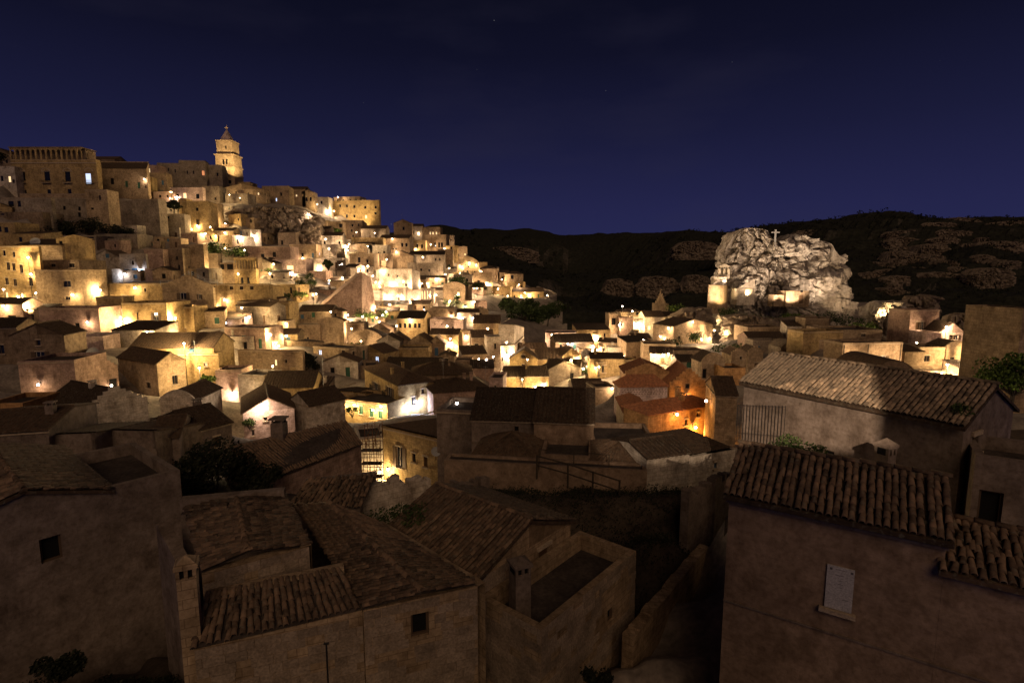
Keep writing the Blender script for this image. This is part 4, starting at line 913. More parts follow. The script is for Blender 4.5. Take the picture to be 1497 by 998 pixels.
for u in (34, 69, 99, 129):
    c = s['Lr'] * (u - 22) / 118.0
    for k in range(8):
        a0, a1 = math.pi * k / 8, math.pi * (k + 1) / 8
        for r0, r1 in ((1.55, 1.85),): b.face([FF(c - r1 * math.cos(a0), 0.14, Hp * 0.70 + r1 * math.sin(a0) * .7), FF(c - r1 * math.cos(a1), 0.14, Hp * 0.70 + r1 * math.sin(a1) * .7), FF(c - r0 * math.cos(a1), 0.14, Hp * 0.70 + r0 * math.sin(a1) * .7), FF(c - r0 * math.cos(a0), 0.14, Hp * 0.70 + r0 * math.sin(a0) * .7)])
    obox(b, FF, c - 1.9, c + 1.9, 0.003, 0.16, Hp * 0.70 - 0.2, Hp * 0.70)
obox(b, FF, -0.2, s['Lr'] + 0.2, 0.003, 0.25, Hp - 1.6, Hp - 1.3); b.build('window_pediments', M_STONETRIM, rt_, uv=False)
s = find('ochre house topped by a balustraded loggia')
arcade(s['obj'], FF, 0, s['Lr'], s['H'] + 0.02, s['H'] + 3.4, 8, 0.0); b = MB(); b.box(0, s['Lr'], 1.6, 4.5, s['H'] - .3, s['H'] + 3.4); b.box(0, s['Lr'], -.1, 4.5, s['H'] + 3.76, s['H'] + 4.0); b.build('loggia_room', MW['drk'], s['obj'])
s = find('big yellow corner house with tall shuttered balcony windows'); Lf = fmap((0, s['Ll']), (0, -1), (-1, 0))
for t in (0.36, 0.74): balcony(s['obj'], Lf, s['Ll'] * t, 1.9, s['H'] * 0.42)
def rail_thing(name, pts, label, cat='railing', h=1.0, post=None, m=M_IRON, r=0.03, step=1.6, rails=(1.0, 0.5)):
    o = empty(name, pts[0]); o0 = Vector(pts[0])
    for a, b_ in zip(pts[:-1], pts[1:]):
        a, b_ = Vector(a), Vector(b_); n = max(1, int((b_ - a).length / step))
        for i in range(n + (1 if b_ == Vector(pts[-1]) else 0)):
            p = a.lerp(b_, i / n); mb = MB(); mb.tube(p - o0 - Vector((0, 0, .3)), p - o0 + Vector((0, 0, h)), r, n=5); mb.build('post', m, o, uv=False)
        for k in rails:
            mb = MB(); mb.tube(a - o0 + Vector((0, 0, h * k * 0.97)), b_ - o0 + Vector((0, 0, h * k * 0.97)), r * 0.8, n=5); mb.build('rail', m, o, uv=False)
    return tag(o, label, cat)
s = find('step-gabled tan house with railed roof terrace and framed window')
def loc(s, x, y, z): return s['O'] + s['ex'] * x + s['ey'] * y + Vector((0, 0, z))
k = s['Lr']
rail_thing('roof_railing', [loc(s, -1, 1, s['H'] + 0.4), loc(s, k * .25, 1, s['H'] + 0.5), loc(s, k * .5, 1.0, s['H'] + 2.7)], 'wooden railing climbing the roof of the step-gabled house', m=M_STEEL, r=0.06)
rail_thing('roof_railing', [loc(s, k * .55, 1, s['H'] + 2.6), loc(s, k * .8, 1, s['H'] + 0.9), loc(s, k * 1.05, 1.0, s['H'] + 0.5)], 'pale railing descending right of the stepped gable peak', m=M_STEEL, r=0.06)
s = find('broad tan house with drainpipes and two upper windows')
for t in (0.02, 0.42, 0.97):
    mb = MB(); mb.tube((s['Lr'] * t, -0.09, -1), (s['Lr'] * t, -0.09, s['H'] - .3), 0.055, n=6); mb.build('drainpipe', M_IRON, s['obj'], uv=False)
# the dotted frieze of the pale pink house
s = find('pale pink house with red hip roof and frieze of dotted tiles'); b = MB()
for j in range(3):
    for i in range(int(s['Lr'] / 0.42)): obox(b, FF, 0.2 + i * 0.42 + 0.1 * (j % 2), 0.38 + i * 0.42 + 0.1 * (j % 2), 0.004, 0.05, s['H'] - 1.15 + j * 0.3, s['H'] - 1.03 + j * 0.3)
b.build('frieze', MW['pnk'], s['obj'], uv=False)
s = find('orange step-gabled house with round medallions and dark window')
for x in (0.22, 0.86):
    b = MB(); c = s['Lr'] * x; b.tube((c, 0.02, s['H'] + 0.3), (c, -0.12, s['H'] + 0.3), 0.75, n=20); b.build('medallion', MW['org'], s['obj'])
# ------------------------------------------------------------------ cathedral bell tower
def tower():
    D = 325; B = P(336.5, 268, D); o = empty('bell_tower', B); z = lambda v: zat(D, v) - B.z
    m = D / (FPX * 1.0); hw = 13.2 * m
    def ring(mb, w0, w1, z0, z1):
        a = [(-w0, -w0, z0), (w0, -w0, z0), (w0, w0, z0), (-w0, w0, z0), (-w1, -w1, z1), (w1, -w1, z1), (w1, w1, z1), (-w1, w1, z1)]; n = len(mb.v); mb.v += a
        for f in ((4, 5, 6, 7), (0, 1, 5, 4), (1, 2, 6, 5), (2, 3, 7, 6), (3, 0, 4, 7)): mb.f.append(tuple(n + i for i in f)); mb.m.append(0)
    def part(nm, *rings, mt=None):
        mb = MB()
        for r in rings: ring(mb, *r)
        return mb.build(nm, mt or MW['whi'], o)
    TS = MW['tan']
    part('base', (hw, hw * .96, -6, z(246)), mt=TS); part('cornice', (hw * 1.03, hw * 1.03, z(246), z(245)), mt=TS); part('shaft', (hw * .95, hw * .92, z(245), z(229.5)), mt=TS); part('cornice', (hw * 1.02, hw * 1.05, z(229.5), z(228)), mt=TS)
    part('belfry', (hw * .80, hw * .80, z(228), z(209)), mt=TS); part('cornice', (hw * .83, hw * .83, z(226.5), z(225.5)), mt=TS); part('cornice', (hw * .86, hw * .88, z(209), z(207.5)), mt=TS)
    for i in range(5): part('spire_tier', (hw * (.56 - i * .095), hw * (.48 - i * .095), z(207.5 - i * 3.2), z(204.3 - i * 3.2)), mt=MW['ros'])
    mb = MB(); mb.tube((0, 0, z(192)), (0, 0, z(184)), 0.5, 0.12, n=6); mb.tube((-1.0, 0, z(187)), (1.0, 0, z(187)), 0.18, n=5); mb.build('cross', MW['tan'], o)
    for x, v0, v1, wd, f in ((1.1, 220, 216, 0.7, .80), (-1.2, 227.6, 226, 1.2, .80), (1.5, 243, 236, 0.7, .955), (-.3, 243, 236, 0.7, .955)):
        mb = MB(); mb.box(x - wd / 2, x + wd / 2, -hw * f - 0.15, -hw * f + .3, z(v0), z(v1)); mb.build('opening', M_VOID, o, uv=False)
    tag(o, 'floodlit cathedral bell tower with tiered pyramid spire', 'bell tower')
tower()
# ------------------------------------------------------------------ rocks
def fb(p, o=5): return noise.fractal(p, 1.0, 2.1, o)
def rock_mass(name, label, u0, u1, vb, D, outline, depth, amp=2.0, m=M_ROCK, n=150, rows=42, seed=0, sink=6, sq=0.55, strata=0.5, cat='rock', zs=1.35, tier=0.0):
    p0, p1 = P(u0, vb, D), P(u1, vb, D); cx, a = (p0.x + p1.x) / 2, (p1.x - p0.x) / 2; zb = p0.z
    ou = [q[0] for q in outline]; oz = [zat(D, q[1]) for q in outline]; oxs = [P(q[0], vb, D).x for q in outline]
    o = empty(name, (cx, D, zb)); mb = MB()
    sg = lambda c: math.copysign(abs(c) ** sq, c); den = 4000; PL_ = [(a * sg(math.cos(2 * math.pi * i / den)), depth * sg(math.sin(2 * math.pi * i / den)), 2 * math.pi * i / den) for i in range(den + 1)]
    cum = np.concatenate([[0], np.cumsum([math.hypot(PL_[i + 1][0] - PL_[i][0], PL_[i + 1][1] - PL_[i][1]) for i in range(den)])]); phs = np.interp(np.arange(n) / n * cum[-1], cum, [q[2] for q in PL_])
    for j in range(rows + 1):
        t = j / rows
        for i in range(n):
            ph = float(phs[i]); ca, sa = sg(math.cos(ph)), sg(math.sin(ph))
            x = cx + a * ca * (1 - 0.05 * t); y = D + depth * (0.9 + sa * (1 - 0.22 * t))
            if tier and sa < 0: y += tier * max(0, min(1, (t + .06 * noise.noise(Vector((x * .12, 0, 7))) - .60) / .07))
            ht = float(np.interp(x, oxs, oz)) - zb
            z = -sink + (ht + sink) * t
            q = Vector((x * 0.09 + seed, y * 0.09, z * 0.10)); q2 = Vector((x * 0.3 + seed, y * 0.3, z * 0.07)); q3 = Vector((x * 0.05, y * 0.05, z * 0.42 + seed))
            dk = 0.35 / amp; wv = Vector((fb(q * 2.0, 3), fb(q * 2.0 + Vector((9, 9, 9)), 3), fb(q * 2.0 - Vector((9, 9, 9)), 3))) * 0.35
            d1, pt = noise.voronoi(Vector((x * dk + seed, y * dk, z * dk * zs)) + wv); d2, pt2 = noise.voronoi(Vector((x * dk * 2.7 + seed, y * dk * 2.7, z * dk * 2.5 * zs)) + wv * 2)
            crk = max(0, 0.20 - (d1[1] - d1[0])) / 0.20; crk2 = max(0, 0.16 - (d2[1] - d2[0])) / 0.16; hsh = math.sin(pt[0].x * 12.9 + pt[0].y * 78.2 + pt[0].z * 37.7)
            dd = amp * (0.7 * fb(q) + 0.55 * hsh - 1.6 * crk - 0.45 * crk2 - 0.5 * max(0, 0.2 - abs(noise.noise(q2))) / 0.2 + strata * 0.5 * noise.noise(q3) + 0.3 * fb(q * 5, 4)) * min(1, 0.5 + 1.5 * t)
            nx, ny = ca, sa; L = math.hypot(nx, ny) or 1
            zt_ = z + amp * 0.5 * fb(Vector((x * .25, y * .25, seed)), 4) * (t ** 3)
            mb.v.append((x + nx / L * dd - cx, y + ny / L * dd - D, zt_))
    for j in range(rows):
        for i in range(n):
            k = (i + 1) % n; mb.f.append((j * n + i, j * n + k, (j + 1) * n + k, (j + 1) * n + i)); mb.m.append(0)
    last = list(range(rows * n, rows * n + n))
    for f_ in (0.75, 0.45, 0.15):
        base_ = len(mb.v)
        for i in range(n):
            x, y, z = mb.v[rows * n + i]; my = depth * 0.9
            xx, yy = x * (0.5 + 0.5 * f_), my + (y - my) * f_
            mb.v.append((xx, yy, float(np.interp(cx + xx, oxs, oz)) - zb + amp * 0.45 * fb(Vector((xx * .2, yy * .2, seed + 4)), 4) + 0.4 * (1 - f_)))
        for i in range(n): k = (i + 1) % n; mb.f.append((last[i], last[k], base_ + k, base_ + i)); mb.m.append(0)
        last = list(range(base_, base_ + n))
    mb.f.append(tuple(last)); mb.m.append(0)
    mb.build('stone', m, o, smooth=False, uv=False); tag(o, label, cat); return o
rock_mass('rock_outcrop', 'great floodlit limestone crag with the rock church', 1064, 1258, 450, 200,
    [(1058, 374), (1068, 366), (1073, 352), (1080, 342), (1092, 334), (1112, 332), (1126, 337), (1131, 350), (1147, 352), (1158, 345), (1166, 341), (1182, 343), (1190, 350), (1200, 347), (1212, 352), (1222, 356), (1226, 373), (1238, 376), (1244, 369), (1249, 384), (1264, 387)], 11, 2.0, n=540, rows=150, seed=3, sink=8, sq=0.30, zs=0.8, tier=2.6)
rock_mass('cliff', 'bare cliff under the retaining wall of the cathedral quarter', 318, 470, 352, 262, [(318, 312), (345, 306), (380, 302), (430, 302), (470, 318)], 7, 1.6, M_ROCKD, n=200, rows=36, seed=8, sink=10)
rock_mass('rubble_wall', 'pale rubble wall with hanging plants under the rose house', 374, 458, 434, 198, [(374, 402), (400, 402), (440, 402), (458, 408)], 4, 0.9, M_ROCK, n=140, rows=26, seed=12)
rock_mass('rock_outcrop', 'lit boulder wall beside the arched cave house in the valley', 848, 872, 552, 138, [(848, 522), (858, 514), (866, 518), (872, 528)], 3.5, 1.2, M_ROCK, n=70, rows=24, seed=15)
rock_mass('rock_outcrop', 'yellow lit boulders behind the pinkish flat-roofed house', 1276, 1330, 482, 138, [(1276, 458), (1290, 446), (1306, 443), (1320, 440), (1330, 446)], 5, 1.5, M_ROCK, n=80, rows=20, seed=17)
rock_mass('rock_outcrop', 'square brown boulder standing behind the pinkish house', 1336, 1384, 470, 150, [(1336, 440), (1345, 436), (1372, 434), (1382, 438), (1384, 455)], 5, 1.4, M_ROCKD, n=80, rows=20, seed=19)
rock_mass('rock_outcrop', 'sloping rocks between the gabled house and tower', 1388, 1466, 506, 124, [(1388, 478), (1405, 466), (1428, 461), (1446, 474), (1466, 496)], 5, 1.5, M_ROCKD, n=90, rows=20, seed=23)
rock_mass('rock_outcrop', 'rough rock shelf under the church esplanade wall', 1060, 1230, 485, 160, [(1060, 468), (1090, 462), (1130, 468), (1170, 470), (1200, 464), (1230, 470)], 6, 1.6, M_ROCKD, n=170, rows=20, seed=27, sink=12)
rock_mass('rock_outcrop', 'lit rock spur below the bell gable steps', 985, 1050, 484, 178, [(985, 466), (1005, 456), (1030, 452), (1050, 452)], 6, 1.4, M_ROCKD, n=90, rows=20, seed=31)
for i, (u0, u1, vt, vb, D) in enumerate(((1238, 1302, 323, 342, 640), (1368, 1450, 317, 336, 600), (1452, 1530, 322, 340, 560), (1345, 1400, 356, 374, 470), (1430, 1520, 352, 378, 450), (1300, 1350, 366, 384, 440), (1340, 1430, 398, 412, 350), (1260, 1310, 398, 412, 380), (985, 1060, 352, 366, 700), (930, 1000, 404, 424, 480), (1000, 1046, 402, 422, 450), (880, 935, 408, 432, 560), (700, 790, 360, 372, 900), (1432, 1497, 392, 404, 330))):
    rock_mass('rock_ledge', 'weathered limestone ledge on the bare hillside across the ravine', u0, u1, vb, D, [(u0, vb - 2), (u0 + (u1 - u0) * .2, vt + 2), (u0 + (u1 - u0) * .5, vt), (u0 + (u1 - u0) * .8, vt + 3), (u1, vb - 3)], 8 + D * 0.01, D * 0.0026, M_ROCKF, n=150, rows=22, seed=40 + i, sink=5 + D * .01, strata=1.6)['group'] = 'limestone ledges on the hillside'
def hit_far(u, v):
    D = 255.0
    while D < 1100:
        p = P(u, v, D)
        if p.z < ground_z(p.x, D): return D
        D *= 1.015
    return None
rl = random.Random(14); nl = 0
while nl < 34:
    u, v = rl.uniform(1180, 1490), rl.uniform(330, 432)
    if 1040 < u < 1265 and v > 350 or (1320 < u < 1390 and v > 415): continue
    D = hit_far(u, v)
    if not D: continue
    wd = rl.uniform(18, 60); hh = rl.uniform(4, 9)
    rock_mass('rock_ledge', 'low limestone band among the scrub of the hillside behind the crag', u - wd / 2, u + wd / 2, v + 1, D - 2, [(u - wd / 2, v - 1), (u - wd * .3, v - hh * rl.uniform(.6, 1)), (u, v - hh), (u + wd * .3, v - hh * rl.uniform(.5, .9)), (u + wd / 2, v - 1)], 5 + D * 0.008, D * 0.0022, M_ROCKF, n=110, rows=14, seed=90 + nl, sink=3 + D * .008, strata=1.6)['group'] = 'limestone bands on the hillside'
    nl += 1
# rock church: bell gable, stepped facade, portal at the foot, cross on top
def church():
    D = 191; B = P(1056, 442, D); o = empty('rock_church', B); k = D / FPX
    zz = lambda v: zat(D, v) - B.z; xx = lambda u: P(u, 440, D).x - B.x
    mb = MB(); rr_ = (xx(1068) - xx(1041)) / 2; mb.tube((xx(1054.5), rr_ + .5, -4), (xx(1054.5), rr_ + .5, zz(417)), rr_ * 1.06, rr_, n=28); mb.build('forecourt_wall', MW['tan'], o)
    mb = MB(); mb.face([(xx(1043), 2, zz(417)), (xx(1064), 2, zz(417)), (xx(1062), 2, zz(408)), (xx(1047), 2, zz(412))]); mb.box(xx(1050), xx(1064), 2.2, 8, zz(417) - .5, zz(405)); mb.build('stair_parapet', MW['whi'], o)
    mb = MB()
    for x in (1055, 1061.5, 1068): mb.box(xx(x) - .35, xx(x) + .35, 3, 4, zz(405) - .5, zz(393))
    mb.box(xx(1053.5), xx(1069.5), 2.9, 4.1, zz(405) - .6, zz(401.5))
    for c in (1058.2, 1064.8):
        r = xx(1060.5) - xx(1058)
        for j in range(6):
            a0, a1 = math.pi * j / 6, math.pi * (j + 1) / 6
            for y in (3.05, 3.95): mb.face([(xx(c) - r * math.cos(a0), y, zz(393) + r * math.sin(a0)), (xx(c) - r * math.cos(a1), y, zz(393) + r * math.sin(a1)), (xx(c) - r * math.cos(a1), y, zz(389)), (xx(c) - r * math.cos(a0), y, zz(389))])
    pts = [(xx(1053.5), zz(389)), (xx(1061.5), zz(385)), (xx(1069.5), zz(389))]
    profile_slab(mb, lambda s_, o_, z_: (s_, 3 - o_, z_), pts, zz(390), 1.0); mb.build('bell_gable', MW['whi'], o)
    mb = MB(); mb.face([(xx(1078), 0.5, zz(421)), (xx(1104), 0.5, zz(421)), (xx(1103), 0.8, zz(408)), (xx(1098), 0.8, zz(410))]); mb.box(xx(1078), xx(1104), .6, 6, zz(446), zz(422)); mb.build('stair_flank', MW['whi'], o)
    mb = MB(); mb.box(xx(1146), xx(1180), -1.2, 5, zz(448), zz(425)); mb.box(xx(1132), xx(1147), 0.2, 5, zz(448), zz(431)); mb.build('facade', MW['tan'], o)
    mb = MB(); mb.box(xx(1165), xx(1171), -1.32, -1.1, zz(443), zz(431)); mb.build('portal', M_DOOR, o, uv=False)
    mb = MB(); mb.box(xx(1166.5), xx(1170), -1.3, -1.1, zz(427), zz(424)); mb.build('opening', M_VOID, o, uv=False)
    tag(o, 'white rock church with bell gable built onto the crag', 'church')
    c = empty('cross', P(1133, 352, 203)); mb = MB(); h = 17 * k
    mb.box(-.25, .25, -.25, .25, -2.5, h); mb.box(-1.5, 1.5, -.2, .2, h * .68, h * .68 + .5); mb.build('beam', M_STEEL, c, uv=False); tag(c, 'tall plain cross on top of the floodlit crag', 'cross')
church()
# esplanade wall, pyramid-roofed kiosk, gallery of the bastion
def prism(name, label, cat, polys, m, parts='wall'):
    o = empty(name, polys[0][0]); mb = MB()
    for p in polys: mb.face([Vector(q) - Vector(polys[0][0]) for q in p])
    mb.build(parts, m, o); return tag(o, label, cat)
a_, b_, c_, d_ = P(463, 458, 188), P(529, 464, 183), P(529, 398, 183), P(471, 447, 187)
e_, f_ = P(552, 464, 194), P(542, 406, 194); bk = Vector((-4, 9, 0))
prism('bastion', 'blank sloping bastion wall carrying the stepped street', 'wall', [[a_, b_, c_, d_], [b_, e_, f_, c_], [c_, f_, f_ + bk, c_ + bk], [d_, c_, c_ + bk, d_ + bk]], MW['pnk'])
def pyramid():
    D = 205; B = P(965, 452, D); o = empty('kiosk', B); k = D / FPX; mb = MB(); hw = 9.5 * k
    mb.box(-hw, hw, -hw, hw, -4, 9 * k); mb.build('body', MW['tan'], o)
    mb = MB(); n = 0
    for i in range(4):
        w_ = hw * (.62 - .14 * i); mb.box(-w_, w_, -w_, w_, 9 * k + i * 3.4 * k, 9 * k + (i + 1) * 3.4 * k)
    mb.build('spire', MW['tan'], o); mb = MB(); mb.tube((0, 0, 22 * k), (0, 0, 29 * k), .4, .1, n=6); mb.build('finial', MW['tan'], o); tag(o, 'small square belfry with stepped pyramid top by the ravine', 'belfry')
pyramid()
# the lit street at the ravine edge with its parapet
pp = [P(690, 446, 262), P(715, 443, 275), P(760, 441, 283), P(800, 437, 290), P(814, 432, 297), P(806, 427, 306), P(785, 421, 312)]
mb = MB(); w0 = 0
for i in range(len(pp) - 1):
    a, b2 = pp[i], pp[i + 1]; nrm = Vector((-(b2 - a).y, (b2 - a).x, 0)).normalized() * 6
    a, b2 = a + Vector((0, 0, .1)), b2 + Vector((0, 0, .1)); mb.face([a, b2, b2 + nrm, a + nrm]); mb.face([a - Vector((0, 0, 9)), b2 - Vector((0, 0, 9)), b2, a])
o = mb.build('road', M_GROUND); struct(o)
for i in range(len(pp) - 1):
    a, b2 = pp[i], pp[i + 1]; o = empty('parapet', a); mb = MB(); dv = b2 - a; nn = Vector((-dv.y, dv.x, 0)).normalized() * .4
    for q in ([Vector((0, 0, 0)), dv, dv + Vector((0, 0, 1.1)), Vector((0, 0, 1.1))], [nn, nn + dv, nn + dv + Vector((0, 0, 1.1)), nn + Vector((0, 0, 1.1))], [Vector((0, 0, 1.1)), dv + Vector((0, 0, 1.1)), nn + dv + Vector((0, 0, 1.1)), nn + Vector((0, 0, 1.1))]): mb.face(q)
    mb.build('coping', MW['whi'], o); tag(o, 'low stone parapet section of the lit street on the ravine edge', 'parapet', 'parapet sections along the ravine street')
# outdoor stairs
def stairs(label, p, q, wd, n):
    o = empty('stone_stairs', p); dv = Vector(q) - Vector(p); side = Vector((-dv.y, dv.x, 0)).normalized() * wd
    for i in range(n):
        mb = MB(); a = dv * (i / n); b2 = dv * ((i + 1) / n); z1 = b2.z
        A = [Vector((a.x, a.y, a.z - 1.5)), Vector((b2.x, b2.y, a.z - 1.5))]
        lo = [A[0], A[1], A[1] + side, A[0] + side]; hi = [Vector((v_.x, v_.y, z1)) for v_ in lo]
        mb.face(hi); mb.face([lo[0], lo[1], hi[1], hi[0]]); mb.face([lo[3], lo[0], hi[0], hi[3]]); mb.face([lo[2], lo[3], hi[3], hi[2]]); mb.build('step', MW['gry'], o, uv=False)
    tag(o, label, 'stairs')
stairs('straight stone staircase climbing from the piazza to the lit terrace', P(902, 518, 158), P(934, 482, 176), 2.2, 16)
stairs('steps rising to the bright passage above the bastion', P(506, 398, 222), P(504, 360, 262), 3.5, 20)
stairs('stepped alley beside the tall yellow lit house', P(300, 356, 238), P(276, 322, 252), 2.5, 18)
stairs('lit stairs beside the house with the blank tower', P(408, 512, 128), P(420, 478, 145), 3, 14)
# ------------------------------------------------------------------ near roofs: single pantiles
def tile_mesh(m, L=0.46, w0=0.100, w1=0.078, h=0.088):
    mb = MB(); n = 5
    for y, w_, z0 in ((0, w0, 0.03), (L, w1, 0.0)):
        for k in range(n + 1):
            a = math.pi * k / n; mb.v.append((-w_ * math.cos(a), y, z0 + h * math.sin(a)))
    for k in range(n): mb.f.append((k, k + 1, n + 2 + k, n + 1 + k)); mb.m.append(0)
    for k in range(n + 1): x, y, z = mb.v[k]; mb.v.append((x * 0.8, y + 0.005, z - 0.022))
    for k in range(n): mb.f.append((k + 1, k, 2 * n + 2 + k, 2 * n + 3 + k)); mb.m.append(0)
    me = bpy.data.meshes.new('tile'); me.from_pydata(mb.v, [], mb.f); me.materials.append(m); me.polygons.foreach_set('use_smooth', [True] * len(mb.f)); return me
TMESH = {}
def tiles(roofo, quads, m, spx=0.182, spy=0.27, jit=1.0, keep=300):
    """pantiles over world quads (eave a-b, upper edge d-c) as parts of the roof"""
    if m.name not in TMESH: TMESH[m.name] = tile_mesh(m)
    me = TMESH[m.name]; rnd = random.Random(5); allm = []
    for (a, b, c, d) in quads:
        a, b, c, d = map(Vector, (a, b, c, d)); nx = max(1, int(round(((b - a).length + (c - d).length) / 2 / spx))); ny = max(1, int(round(((d - a).length + (c - b).length) / 2 / spy)))
        for i in range(nx):
            cj = rnd.uniform(-.02, .02)
            for j in range(ny):
                s_, t = (i + 0.5) / nx, j / ny
                p = a.lerp(b, s_).lerp(d.lerp(c, s_), t); up = (d.lerp(c, s_) - a.lerp(b, s_)).normalized(); ac = (b - a).lerp(c - d, t).normalized()
                n_ = ac.cross(up).normalized()
                if n_.z < 0: n_ = -n_
                ac = up.cross(n_)
                p = p + ac * (cj + rnd.gauss(0, .008) * jit) + up * rnd.gauss(0, .016) * jit + n_ * (0.012 + rnd.random() * .012)
                M4 = Matrix((ac, up, n_)).transposed().to_4x4(); M4.translation = p
                M4 = M4 @ Matrix.Rotation(rnd.gauss(0, .035) * jit, 4, 'Z') @ Matrix.Scale(rnd.uniform(.74, .84), 4)
                allm.append((p.length, M4))
    allm.sort(key=lambda e: e[0]); bpy.context.view_layer.update(); inv = roofo.matrix_world.inverted()
    for dist, M4 in allm[:keep]:
        o = bpy.data.objects.new('tile', me); C.objects.link(o); o.parent = roofo; o.matrix_local = inv @ M4
    rest = allm[keep:]
    if rest:
        mb = MB(); vs_ = [v.co.copy() for v in me.vertices]; fs = [tuple(p.vertices) for p in me.polygons]
        for dist, M4 in rest:
            k = len(mb.v); W = inv @ M4; mb.v += [tuple(W @ v) for v in vs_]; mb.f += [tuple(k + i for i in f) for f in fs]; mb.m += [0] * len(fs)
        stuff(mb.build('tiles', m, roofo, smooth=True, uv=False))
def ridge_tiles(roofo, p, q, m):
    p, q = Vector(p), Vector(q); n = max(1, int((q - p).length / 0.40)); ax = (q - p).normalized(); sd = ax.cross(Vector((0, 0, 1))).normalized(); up = sd.cross(ax)
    bpy.context.view_layer.update(); inv = roofo.matrix_world.inverted()
    for i in range(n):
        M4 = Matrix((sd, ax, up)).transposed().to_4x4(); M4.translation = p.lerp(q, i / n) + up * 0.06 + sd * random.gauss(0, .012)
        o = bpy.data.objects.new('ridge_tile', TMESH[m.name]); C.objects.link(o); o.parent = roofo; o.matrix_local = inv @ (M4 @ Matrix.Scale(.98, 4))
def gable_tiles(s, m, both=True, e=0.14, ov=0.25, **kw):
    Lr, Ll, Hh, rh = s['Lr'], s['Ll'], s['H'], s['rh']; z = .10
    if s['roof'] == 'G':
        k = rh / (Ll / 2) * ov
        A = [(loc(s, -e, -ov, Hh - k + z), loc(s, Lr + e, -ov, Hh - k + z), loc(s, Lr + e, Ll / 2, Hh + rh + z), loc(s, -e, Ll / 2, Hh + rh + z))]
        if both: A.append((loc(s, Lr + e, Ll + ov, Hh - k + z), loc(s, -e, Ll + ov, Hh - k + z), loc(s, -e, Ll / 2, Hh + rh + z), loc(s, Lr + e, Ll / 2, Hh + rh + z)))
        r = (loc(s, -e, Ll / 2, Hh + rh + z), loc(s, Lr + e, Ll / 2, Hh + rh + z))
    else:
        k = rh / (Lr / 2) * ov
        A = [(loc(s, -ov, Ll + .1, Hh - k + z), loc(s, -ov, -e, Hh - k + z), loc(s, Lr / 2, -e, Hh + rh + z), loc(s, Lr / 2, Ll + .1, Hh + rh + z))]
        if both: A.append((loc(s, Lr + ov, -e, Hh - k + z), loc(s, Lr + ov, Ll + .1, Hh - k + z), loc(s, Lr / 2, Ll + .1, Hh + rh + z), loc(s, Lr / 2, -e, Hh + rh + z)))
        r = (loc(s, Lr / 2, -e, Hh + rh + z), loc(s, Lr / 2, Ll, Hh + rh + z))
    tiles(s['roofo'], A, m, **kw); ridge_tiles(s['roofo'], *r, m)
gable_tiles(RH, M_TILEF); gable_tiles(RH2, M_TILEF, jit=2.2); gable_tiles(BR, M_TILEL, both=False); gable_tiles(LH, M_TILEF, jit=2.0); gable_tiles(CH, M_TILEF)
# ---- stone blocks as pieces of the near walls
def block_mesh(m):
    mb = MB(); mb.box(-.5, .5, -.5, .5, -.5, .5); me = bpy.data.meshes.new('stone_block'); me.from_pydata(mb.v, [], mb.f); me.materials.append(m); return me
BM_ = [block_mesh(m) for m in BLOCK]
def blocks(wallo, f, L, z0, z1, holes=(), course=0.29, seed=1, skip=0.10, off=Vector((0, 0, 0)), world=None):
    rnd = random.Random(seed); z = z1 - 0.01; n = 0
    while z - course > z0 and n < 300:
        x = -rnd.random() * .4; ch = course * rnd.uniform(.92, 1.06)
        while x < L and n < 300:
            wd = rnd.uniform(.34, .72); a, b_ = max(0.01, x), min(L - 0.01, x + wd - .014); x += wd
            if b_ - a < .12 or rnd.random() < skip: continue
            if any(a < h[1] + .02 and b_ > h[0] - .02 and z - ch < h[3] + .02 and z > h[2] - .02 for h in holes): continue
            pr = rnd.uniform(.008, .03); c0 = Vector(f((a + b_) / 2, pr - .05, z - ch / 2)); ax = Vector(f(1, 0, 0)) - Vector(f(0, 0, 0)); nn = Vector(f(0, 1, 0)) - Vector(f(0, 0, 0))
            o = bpy.data.objects.new('stone_block', rnd.choice(BM_)); C.objects.link(o); o.parent = wallo
            M4 = Matrix((ax, nn, Vector((0, 0, 1)))).transposed().to_4x4(); M4.translation = c0
            o.matrix_local = M4 @ Matrix.Rotation(rnd.gauss(0, .008), 4, 'Y') @ Matrix.Diagonal((b_ - a, .10, ch - .014, 1)); n += 1
        z -= ch
FF = fmap((0, 0), (1, 0), (0, -1)); LT = fmap((0, TR['Ll']), (0, -1), (-1, 0))
blocks(TR['wall'], FF, TR['Lr'], -0.2, TR['H'], [(TR['Lr'] * .62, TR['Lr'] * .86, TR['H'] - 2.0, TR['H'] - .6)], seed=3, skip=.16); blocks(TR['wall'], LT, TR['Ll'], -0.2, TR['H'], seed=4, skip=.12)
blocks(CH['wall'], FF, CH['Lr'] * 0.30, CH['H'] - 1.6, CH['H'], seed=5, skip=.25)
